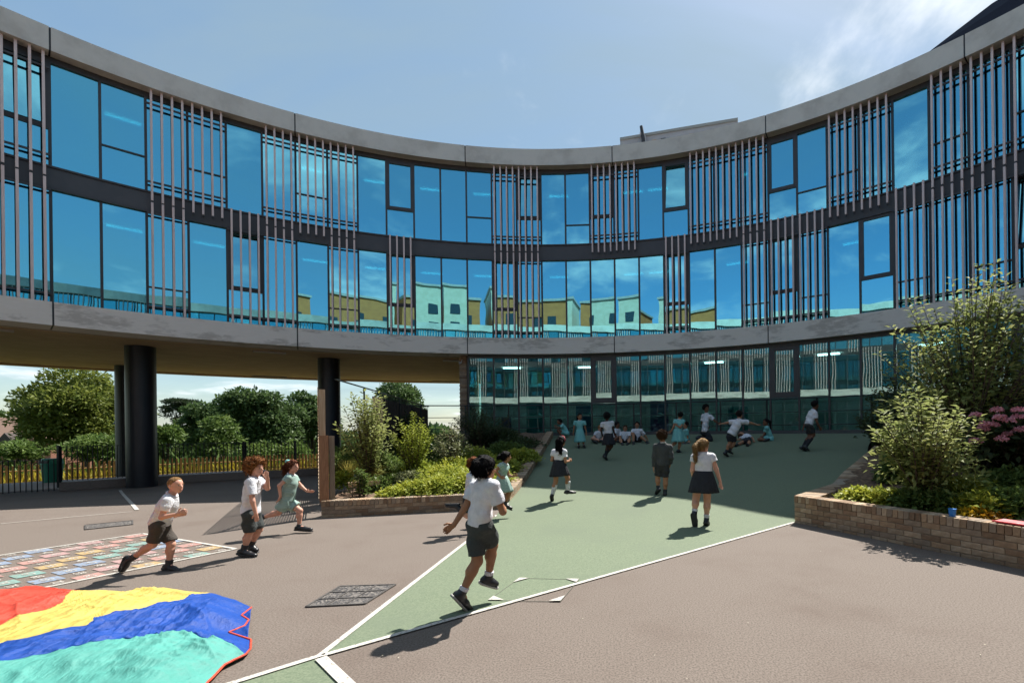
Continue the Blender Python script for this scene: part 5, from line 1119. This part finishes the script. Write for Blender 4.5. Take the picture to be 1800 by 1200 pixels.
    for q in ('L', 'R'):
        a, b = P['sh' + q], P['el' + q]; d = nv(b - a)
        if sleeve <= 1: T.cone(a, b, .046 * S * wide + .008, .053 * S * wide + .006, .02, cuts=[(a + (b - a) * sleeve, d)], wr=.006 * S, fq=34, ph=Y * 2)
        else:
            T.cone(a, b, .044 * S + .012, .040 * S + .010, .02, wr=.004 * S, fq=36); T.cone(b, P['wr' + q], .040 * S + .008, .034 * S + .004, .015, cuts=[(P['wr' + q], nv(P['wr' + q] - b))], wr=.004 * S, fq=36)
    to_ = obj('jumper' if top == 'jumper' else ('dress_bodice' if dress else 'shirt'), T.mesh('shirt', tm), e)
    # collar
    mb = MB(); cn = P['neck'] + spine * .008; cr = .056 * R
    mb.tube([cn + tsd * math.cos(a) * cr + tfwd * math.sin(a) * cr * 1.0 - spine * .012 * math.sin(a) for a in np.linspace(0, 2 * math.pi, 15)], .012, 6, cap=False); mb.build('collar', C_W if not dress else C_SW, to_, True)
    # --- bottom
    bm = botm or C_G
    if bottom in ('shorts', 'trousers', 'culottes'):
        Q = Vox(lo, hi, h * 1.05); fr = dict(shorts=.80, trousers=1.0, culottes=.62)[bottom] if hem is None else hem; Q.cone(P['pelvis'] + spine * .04 * S, P['pelvis'] - spine * .04 * S, .100 * S * wide, .105 * S * wide, .03, fl, [(P['pelvis'] + spine * .055 * S, spine)])
        for q in ('L', 'R'):
            a, b = hips[q], P['kn' + q]; d = nv(b - a); rr_ = (.078 if bottom != 'culottes' else .088) * S * wide
            Q.cone(a, b, rr_, (.068 if bottom != 'culottes' else .10) * S * wide, .025, cuts=[(a + (b - a) * fr, d)] if bottom != 'trousers' else (), wr=.008 * S, fq=25, ph=Y)
            if bottom == 'trousers': Q.cone(b, P['an' + q], .066 * S, .050 * S, .02, cuts=[(P['an' + q], nv(P['an' + q] - b))], wr=.004 * S, fq=30)
        obj(bottom, Q.mesh(bottom, bm), e)
    else:
        wa = P['pelvis'] + spine * .065 * S; hl = dict(skirt=.32, dress=.40, longdress=.56)[bottom] * S if hem is None else hem * S; n = 64; vs = []; fs = []; kc = (P['knL'] + P['knR']) / 2; dirn = nv((kc - wa) * .5 + np.array([0, 0, -1.0]) * np.linalg.norm(kc - wa) * .8); sx = nv(np.cross(tfwd, dirn)); sy = nv(np.cross(dirn, sx)); spr = nv(P['knL'] - P['knR']); spl = np.linalg.norm(P['knL'] - P['knR'])
        rows = 9
        for j in range(rows):
            q = j / (rows - 1); ra = (.112 + (.068 if bottom == 'skirt' else .085) * q ** .8) * S * wide; rb = (.092 + (.07 if bottom == 'skirt' else .09) * q ** .8) * S * wide
            for i in range(n):
                a = 2 * math.pi * i / n; pl = 1 + .05 * q * math.sin(a * 16) + .06 * q * math.sin(a * 5 + Y * 7); p = wa + dirn * hl * q + sx * math.cos(a) * ra * pl + sy * math.sin(a) * rb * pl; p = p + spr * (spr @ (sx * math.cos(a) + sy * math.sin(a))) * q * max(0, spl * .5 - .08) * .7; vs.append(p)
        for j in range(rows - 1):
            for i in range(n): fs.append((j * n + i, j * n + (i + 1) % n, (j + 1) * n + (i + 1) % n, (j + 1) * n + i))
        fs.append(tuple(range(n))[::-1]); so = obj('skirt' if bottom == 'skirt' else 'dress_skirt', mesh_np('skirt', vs, fs, bm, True), e); md = so.modifiers.new('thick', 'SOLIDIFY'); md.thickness = .008
    # --- legs wear
    for q in ('L', 'R'):
        kn, an, to = P['kn' + q], P['an' + q], P['to' + q]
        sm = sockm or C_SG
        if sock > 0:
            hh_ = min(h, .010); K = Vox(np.minimum(kn, an) - .12, np.maximum(kn, an) + .12, hh_); d = nv(an - kn); ca = an + (kn - an) * sock; K.cone(kn + (an - kn) * .3, an, .047 * S * wide + .006, .030 * S + .007, .01, cuts=[(ca, -d)]); mk = K.mesh('sock', sm)
            if mk: obj('sock', mk, e)
        ft = nv(to - an); heel = an - (ft - nv(an - kn) * (ft @ nv(an - kn))) * .045 * S + nv(an - kn) * .035 * S; fd = nv(to - heel); un = nv(kn - an); un = nv(un - fd * (un @ fd)); K = Vox(np.minimum(heel, to) - .13, np.maximum(heel, to) + .13, min(h, .009)); sl_ = np.cross(fd, un); pl_ = heel - un * .022 * S
        cutp = [(pl_, -un)]
        K.cone(heel, heel + fd * np.linalg.norm(to - heel) * .55, .036 * S, .040 * S, .015, cuts=cutp); K.cone(heel + fd * np.linalg.norm(to - heel) * .5, to - fd * .02, .040 * S, .034 * S, .015, (un, 1.25), cuts=cutp); K.cone(an + nv(kn - an) * .012, heel + fd * .03, .038 * S, .036 * S, .02, cuts=[(an + nv(kn - an) * .03, nv(kn - an))])
        ms = K.mesh('shoe', shoem or C_SH)
        if ms:
            shoe = obj('shoe', ms, e)
            if Y < 9.5:
                K = Vox(np.minimum(heel, to) - .13, np.maximum(heel, to) + .13, .007); K.cone(heel - un * .02 * S, to - fd * .015 - un * .02 * S, .042 * S, .040 * S, 0, cuts=[(pl_ + un * .004, un), (pl_ - un * .018, -un)]); mz = K.mesh('sole', soles or C_SOLE)
                if mz: obj('sole', mz, shoe)
    return e
# ---- the children, pixel joints read off the photograph
kid('blond cropped-haired boy running right across the painted number square', dict(head=(309, 853), neck=(302, 869), chest=(295, 887), pelvis=(281, 917), shR=(294, 881, -.11), shL=(298, 880, .11), elR=(284, 909, -.17), wrR=(313, 903, -.15), haR=(328, 896, -.13), elL=(300, 908, .16), wrL=(314, 905, .12), haL=(326, 902, .1), hipR=(277, 923, -.06), hipL=(287, 924, .06), knL=(301, 956, .05), anL=(297, 991, .04), toL=(316, 1003, .02), knR=(268, 957, -.06), anR=(231, 981, -.06), toR=(216, 1003, -.06)),
    (1, -.12), skin='pink', hair='sand', style='buzz', botm=C_BR, S=.92, sock=.22, foot='toL', hem=.86)
kid('curly ginger-haired boy in white polo and dark shorts with a hand to his face', dict(head=(450, 823), neck=(447, 839), chest=(443, 860), pelvis=(441, 897), shR=(440, 847, -.12), shL=(455, 845, .12), elR=(444, 881, -.17), wrR=(450, 903, -.16), haR=(452, 914, -.14), elL=(470, 858, .1), wrL=(470, 841, .03), haL=(466, 828, -.02), hipR=(438, 903, -.06), hipL=(446, 903, .06), knR=(438, 936, -.05), anR=(429, 966, -.07), toR=(450, 976, -.1), knL=(455, 930, .08), anL=(441, 957, .14), toL=(452, 967, .12)),
    (1, -.05), skin='pink', hair='curl', style='mop', botm=C_GR, S=1.0, sock=.30, foot='toR', hem=.95, sleeve=.68)
kid('girl with a long ginger ponytail and teal scrunchie running in a sage gingham playsuit', dict(head=(515, 820), neck=(512, 834), chest=(511, 850), pelvis=(505, 877), shR=(506, 840, -.10), shL=(517, 840, .10), elR=(491, 853, -.18), wrR=(493, 872, -.15), haR=(488, 884, -.13), elL=(530, 855, .13), wrL=(540, 863, .1), haL=(551, 864, .06), hipR=(500, 884, -.05), hipL=(508, 884, .05), knL=(527, 897, .05), anL=(526, 924, .03), toL=(548, 930, .0), knR=(489, 901, -.04), anR=(464, 908, -.02), toR=(455, 922, -.02)),
    (1, -.1), skin='pink', hair='red', style='pony', extra='scrunchie', topm=C_TG, bottom='culottes', botm=C_TG, S=.95, sock=.12, Y=7.7, sleeve=.45)
kid('dark-haired boy in white polo running onto the green ramp, nearest the camera', dict(head=(853, 825), neck=(853, 844), chest=(850, 866), pelvis=(843, 916), shL=(836, 856, .10), shR=(866, 855, -.08), elL=(818, 891, .05), wrL=(798, 922, .0), haL=(781, 934, -.02), elR=(884, 899, -.06), wrR=(886, 893, .12), haR=(880, 880, .2), hipL=(836, 922, .03), hipR=(851, 922, -.03), knL=(839, 986, .0), anL=(813, 1040, -.05), toL=(828, 1072, .02), knR=(866, 958, .14), anR=(859, 1012, .16), toR=(874, 1026, .2)),
    (.75, .66), skin='olive', hair='black', style='short', botm=C_GR, S=1.06, sock=.17, sockm=C_SW, foot='toL', hem=.84, sleeve=.66, soles=C_SOLW, h=.0065)
kid('ginger-haired boy half hidden behind the nearest running boy', dict(head=(834, 816), neck=(832, 830), chest=(829, 845), pelvis=(826, 871), shR=(826, 837, -.10), shL=(834, 836, .10), elR=(830, 858, -.16), wrR=(842, 862, -.12), haR=(852, 860, -.1), elL=(846, 856, .14), wrL=(857, 850, .1), haL=(866, 846, .1), hipR=(822, 877, -.05), hipL=(830, 877, .05), knR=(822, 906, -.05), anR=(806, 893, -.04), toR=(784, 889, -.04), knL=(850, 894, .05), anL=(846, 920, .05), toL=(862, 930, .04)),
    (1, .15), skin='pink', hair='ginger', style='short', S=.98, sock=.22, Y=7.6)
kid('dark-haired girl in sage gingham dress running beside the ramp wall', dict(head=(890, 803), neck=(888, 815), chest=(885, 825), pelvis=(881, 842), shR=(881, 818, -.09), shL=(889, 818, .09), elR=(871, 827, -.13), wrR=(880, 838, -.12), haR=(887, 842, -.1), elL=(894, 835, .12), wrL=(902, 837, .1), haL=(909, 834, .08), hipR=(878, 847, -.05), hipL=(884, 847, .05), knL=(897, 862, .0), anL=(888, 884, .0), toL=(900, 893, .0), knR=(874, 872, .03), anR=(860, 882, .03), toR=(853, 892, .03)),
    (1, .2), skin='olive', hair='black', style='bun', topm=C_TG, bottom='dress', botm=C_TG, S=.90, sock=.15, Y=8.5, sleeve=.4, hem=.30)
kid('long-haired girl with red headband, dark skirt and white knee socks', dict(head=(987, 776), neck=(985, 788), chest=(983, 797), pelvis=(982, 813), shL=(974, 794, .04), shR=(992, 794, -.04), elL=(970, 808, .0), wrL=(976, 810, .14), haL=(982, 808, .2), elR=(994, 811, -.06), wrR=(1000, 810, .06), haR=(1005, 807, .12), hipL=(978, 818), hipR=(987, 818), knL=(977, 846, -.03), anL=(971, 869, -.05), toL=(971, 881, .02), knR=(998, 840, .06), anR=(998, 862, .06), toR=(1012, 865, .1)),
    (.6, .8), skin='tan', hair='black', style='long', extra='headband', bottom='skirt', botm=C_N, S=1.0, sock=.80, sockm=C_SW, foot='toL', sleeve=.55)
kid('girl with big dark hair, white polo and dark skirt standing with legs crossed', dict(head=(1067, 732), neck=(1067, 742), chest=(1068, 750), pelvis=(1070, 765), shL=(1059, 745), shR=(1076, 743), elL=(1057, 756), wrL=(1058, 763, .1), haL=(1060, 767, .15), elR=(1078, 754), wrR=(1080, 761, .05), haR=(1081, 766, .05), hipL=(1067, 768), hipR=(1073, 768), knL=(1068, 784), anL=(1065, 801), toL=(1068, 809, .04), knR=(1075, 784, .02), anR=(1064, 798, .1), toR=(1061, 804, .1)),
    (.3, .95), skin='dark', hair='black', style='afro', bottom='skirt', botm=C_N, S=1.04, sock=.9, sockm=C_N, foot='toL', sleeve=.5)
kid('curly-haired boy in a dark grey jumper walking up the ramp, seen from behind', dict(head=(1164, 767), neck=(1165, 779), chest=(1165, 791), pelvis=(1165, 815), shL=(1153, 785), shR=(1177, 786), elL=(1150, 803), wrL=(1149, 820), haL=(1149, 831), elR=(1180, 803, -.03), wrR=(1178, 814, .05), haR=(1175, 820, .08), hipL=(1159, 819), hipR=(1170, 819), knL=(1156, 839, .04), anL=(1157, 857, .02), toL=(1153, 867, .1), knR=(1170, 842), anR=(1169, 865), toR=(1168, 875, .12)),
    (.05, 1), skin='tan', hair='brown', style='curly', top='jumper', topm=C_J, botm=C_G, S=1.08, sock=.25, foot='anR', Y=10.0, hem=.84)
kid('blonde girl with a long ponytail, white polo and dark skort walking up the ramp', dict(head=(1236, 784), neck=(1236, 797), chest=(1236, 811), pelvis=(1236, 835), shL=(1221, 804), shR=(1251, 803), elL=(1217, 826), wrL=(1219, 840, .12), haL=(1222, 850, .16), elR=(1259, 825), wrR=(1266, 847), haR=(1268, 860), hipL=(1229, 842), hipR=(1243, 842), knL=(1223, 878, -.02), anL=(1221, 900, -.08), toL=(1223, 924, -.06), knR=(1243, 879), anR=(1242, 911), toR=(1244, 922, .12)),
    (.86, .5), body=(.1, 1), skin='pink', hair='blond', style='pony', bottom='skirt', botm=C_N, S=1.12, wide=1.12, sock=.24, sockm=C_SW, foot='toR', Y=7.8, sleeve=.35, hem=.30)
kid('girl in long teal dress standing facing the playground by the railing', dict(head=(1019, 732), neck=(1019, 739), chest=(1019, 746), pelvis=(1019, 757), shR=(1011, 742), shL=(1027, 742), elR=(1009, 752), wrR=(1008, 760), haR=(1007, 765), elL=(1029, 752), wrL=(1031, 760), haL=(1031, 765), hipR=(1016, 760), hipL=(1022, 760), knR=(1017, 771), anR=(1017, 782), toR=(1016, 787, -.14), knL=(1024, 771), anL=(1026, 781), toL=(1028, 786, -.14)),
    (.6, -.8), body=(0, -1), skin='olive', hair='black', style='pony', topm=C_T, bottom='longdress', botm=C_T, S=.95, sock=.1, sockm=C_SW, Y=hit(1018, 787).y, sleeve=.5, hem=.44)
kid('girl in teal dress crouching at the far left of the railing', dict(head=(983, 741), neck=(988, 746), chest=(991, 751), pelvis=(996, 760), shR=(989, 748, -.1), shL=(989, 748, .1), elR=(983, 752, -.12), wrR=(978, 749, -.05), haR=(975, 748, 0), elL=(983, 753, .12), wrL=(979, 753, .05), haL=(976, 752, .05), knR=(981, 756, -.1), anR=(987, 766, -.1), toR=(981, 768, -.1), knL=(981, 757, .1), anL=(987, 766, .1), toL=(981, 768, .1)),
    (-1, -.3), skin='brown', hair='black', style='short', topm=C_T, bottom='culottes', botm=C_T, S=.95, sock=.15, Y=hit(985, 769).y)
SG = 'children sitting on the green surface by the railing'
def sit(label, hx, hy, px, py, kn, ft, face, Y, skin='tan', hair='dark', top=None, bot=None, dress=False, style='short', hands=None, S=1.03, bow=0, look=0.0):
    nx_, ny_ = hx * .82 + px * .18, hy + (py - hy) * .30; fx = np.array(face, float); fx = fx / np.linalg.norm(fx); sx = np.array([fx[1], -fx[0]]); w = 872 / Y * .125 * S
    shR = (nx_ + sx[0] * w, ny_ + 2, sx[1] * .125); shL = (nx_ - sx[0] * w, ny_ + 2, -sx[1] * .125); hd_ = hands or [(kn[0][0] * .6 + px * .4, kn[0][1], kn[0][2]), (kn[1][0] * .6 + px * .4, kn[1][1], kn[1][2])]
    Y = hit(px, py + 4.5).y
    J = dict(head=(hx, hy), neck=(nx_, ny_), chest=((nx_ + px) / 2, (ny_ + py) / 2 - 1), pelvis=(px, py), shR=shR, shL=shL, knR=kn[0], knL=kn[1], anR=(ft[0][0], ft[0][1] - 2.2, ft[0][2]), anL=(ft[1][0], ft[1][1] - 2.2, ft[1][2]))
    for q, s, k in (('R', shR, 0), ('L', shL, 1)):
        hnd = hd_[k]; J['el' + q] = ((s[0] + hnd[0]) / 2 + sx[0] * (3 if q == 'R' else -3), (s[1] + hnd[1]) / 2 + 3, (s[2] + hnd[2]) / 2); J['wr' + q] = (hnd[0] * .85 + J['el' + q][0] * .15, hnd[1] * .85 + J['el' + q][1] * .15, hnd[2]); J['ha' + q] = (hnd[0] + fx[0] * 3, hnd[1] + 1, hnd[2] + fx[1] * .06); J['to' + q] = (ft[k][0] + fx[0] * 7, ft[k][1] + 0.5, ft[k][2] + fx[1] * .12)
    return kid(label, J, face, skin=skin, hair=hair, style=style, topm=top, bottom='culottes' if dress else 'shorts', botm=bot, S=S, sock=.25, Y=Y, group=SG, look=look)
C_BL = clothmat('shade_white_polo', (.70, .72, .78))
sit('fair boy sitting bent forward over his crossed legs, left of the crossed-leg girl', 1055, 753, 1048, 772, ((1041, 770, -.25), (1062, 772, -.1)), ((1058, 777, -.3), (1046, 778, -.3)), (.6, -.8), 15.4, 'pink', 'sand', C_BL, C_N, look=-.5)
sit('dark-haired boy sitting half hidden behind the crossed-leg girl', 1085, 747, 1082, 771, ((1088, 768, -.2), (1076, 770, -.1)), ((1076, 777, -.3), (1088, 778, -.3)), (.7, -.4), 15.6, 'brown', 'black', C_BL, C_N)
sit('small brown-haired boy sitting cross-legged facing the camera', 1099, 753, 1098, 773, ((1090, 773, -.25), (1107, 773, -.25)), ((1094, 782, -.4), (1103, 782, -.4)), (-.1, -1), 15.2, 'tan', 'brown', C_BL, C_N, S=.98)
sit('boy leaning back on one arm with spread knees, rightmost of the sitting group', 1120, 747, 1120, 772, ((1113, 762, -.3), (1128, 768, -.25)), ((1114, 782, -.4), (1138, 780, -.35)), (-.3, -1), 15.2, 'tan', 'black', C_BL, C_N, hands=[(1112, 764, -.2), (1139, 773, .05)])
kid('dark-haired girl in teal dress running away up the ramp', dict(head=(1196, 730), neck=(1194, 738), chest=(1193, 745), pelvis=(1191, 757), shL=(1187, 740, .03), shR=(1201, 740, -.03), elL=(1184, 750), wrL=(1180, 757), haL=(1177, 760), elR=(1196, 751, -.1), wrR=(1190, 748, -.12), haR=(1187, 745, -.12), hipL=(1188, 761), hipR=(1194, 761), knR=(1195, 780), anR=(1193, 791), toR=(1198, 795, .05), knL=(1187, 778, .02), anL=(1180, 784, -.02), toL=(1178, 789, -.02)),
    (.5, .87), skin='tan', hair='black', style='short', topm=C_T, bottom='dress', botm=C_T, S=1.0, sock=.12, foot='toR', sleeve=.45, hem=.38)
sit('girl in teal dress sitting behind the running girl in teal', 1205, 747, 1207, 773, ((1199, 773, -.1), (1211, 776, -.1)), ((1203, 782, -.2), (1210, 782, -.2)), (-.8, -.2), 15.3, 'tan', 'black', C_T, C_T, True)
kid('tall kneeling boy with short curly hair holding hands with the leaning boy', dict(head=(1241, 718), neck=(1242, 727), chest=(1241, 739), pelvis=(1239, 757), shL=(1236, 731, .08), shR=(1249, 732, -.08), elR=(1257, 740, -.1), wrR=(1263, 743.5, -.08), haR=(1269, 745, -.06), elL=(1234, 744, .14), wrL=(1242, 750, .14), haL=(1247, 752, .12), hipL=(1236, 760, .05), hipR=(1242, 760, -.05), knR=(1249, 772, -.12), anR=(1229, 770, -.1), toR=(1224, 770, -.1), knL=(1247, 770, .1), anL=(1230, 768, .12), toL=(1225, 769, .12)),
    (.5, -.86), body=(1, -.1), skin='brown', hair='black', style='curly', bottom='trousers', botm=C_N, S=1.15, Y=hit(1243, 775).y, sock=0)
kid('boy in white polo leaning with both arms stretched out', dict(head=(1300, 729), neck=(1300, 737), chest=(1295, 746), pelvis=(1286, 762), shL=(1287, 741, .1), shR=(1308, 741, -.1), elL=(1277, 743, .12), wrL=(1269, 744.5, .05), haL=(1263, 745, -.0), elR=(1320, 743, -.08), wrR=(1330, 746, -.05), haR=(1337, 747, -.05), hipL=(1282, 766), hipR=(1289, 766), knL=(1283, 778), anL=(1276, 795), toL=(1281, 803, .03), knR=(1290, 779, .02), anR=(1283, 791, .06), toR=(1288, 797, .08)),
    (.75, .6), skin='tan', hair='dark', style='short', S=1.08, foot='toL', sock=.3, botm=C_N)
kid('child in dark shorts lying on the green surface, feet towards the camera', dict(head=(1303, 764), neck=(1307, 766), chest=(1311, 768), pelvis=(1314, 772, -.25), shL=(1316, 766, .0), shR=(1304, 768, -.05), elL=(1323, 770, -.1), wrL=(1325, 774, -.2), haL=(1326, 776, -.25), elR=(1300, 772, -.1), wrR=(1294, 773, -.15), haR=(1290, 774, -.2), hipL=(1316, 773, -.3), hipR=(1311, 773, -.3), knR=(1304, 777, -.5), anR=(1294, 782, -.7), toR=(1290, 781, -.75), knL=(1317, 777, -.55), anL=(1314, 783, -.8), toL=(1313, 779, -.85)),
    (-.4, .2), body=(-.1, -.2), skin='tan', hair='brown', topm=C_BL, botm=C_N, S=1.02, Y=hit(1306, 776).y, look=.9, lying=True, group=SG)
sit('girl in teal dress sitting cross-legged at the right, facing left', 1346, 742, 1353, 769, ((1334, 772, -.1), (1338, 770, .1)), ((1349, 775, -.2), (1351, 774, .1)), (-1, -.1), 14.8, 'brown', 'black', C_T, C_T, True, style='pony', hands=[(1340, 768, -.12), (1342, 767, .1)])
kid('boy with long dark socks running right in front of the railing', dict(head=(1433, 712), neck=(1430, 721), chest=(1427, 730), pelvis=(1422, 744), shR=(1433, 726, -.1), shL=(1425, 725, .1), elR=(1436, 741, -.14), wrR=(1441, 751, -.12), haR=(1444, 757, -.1), elL=(1416, 742, .14), wrL=(1412, 752, .12), haL=(1410, 757, .1), hipR=(1423, 748, -.05), hipL=(1421, 748, .05), knR=(1430, 764, -.04), anR=(1417, 784, -.05), toR=(1422, 791, -.08), knL=(1423, 766, .05), anL=(1411, 786, .04), toL=(1418, 793, .02)),
    (1, .1), skin='brown', hair='black', style='short', botm=C_G, S=1.08, sock=.75, sockm=C_N, foot='toL')
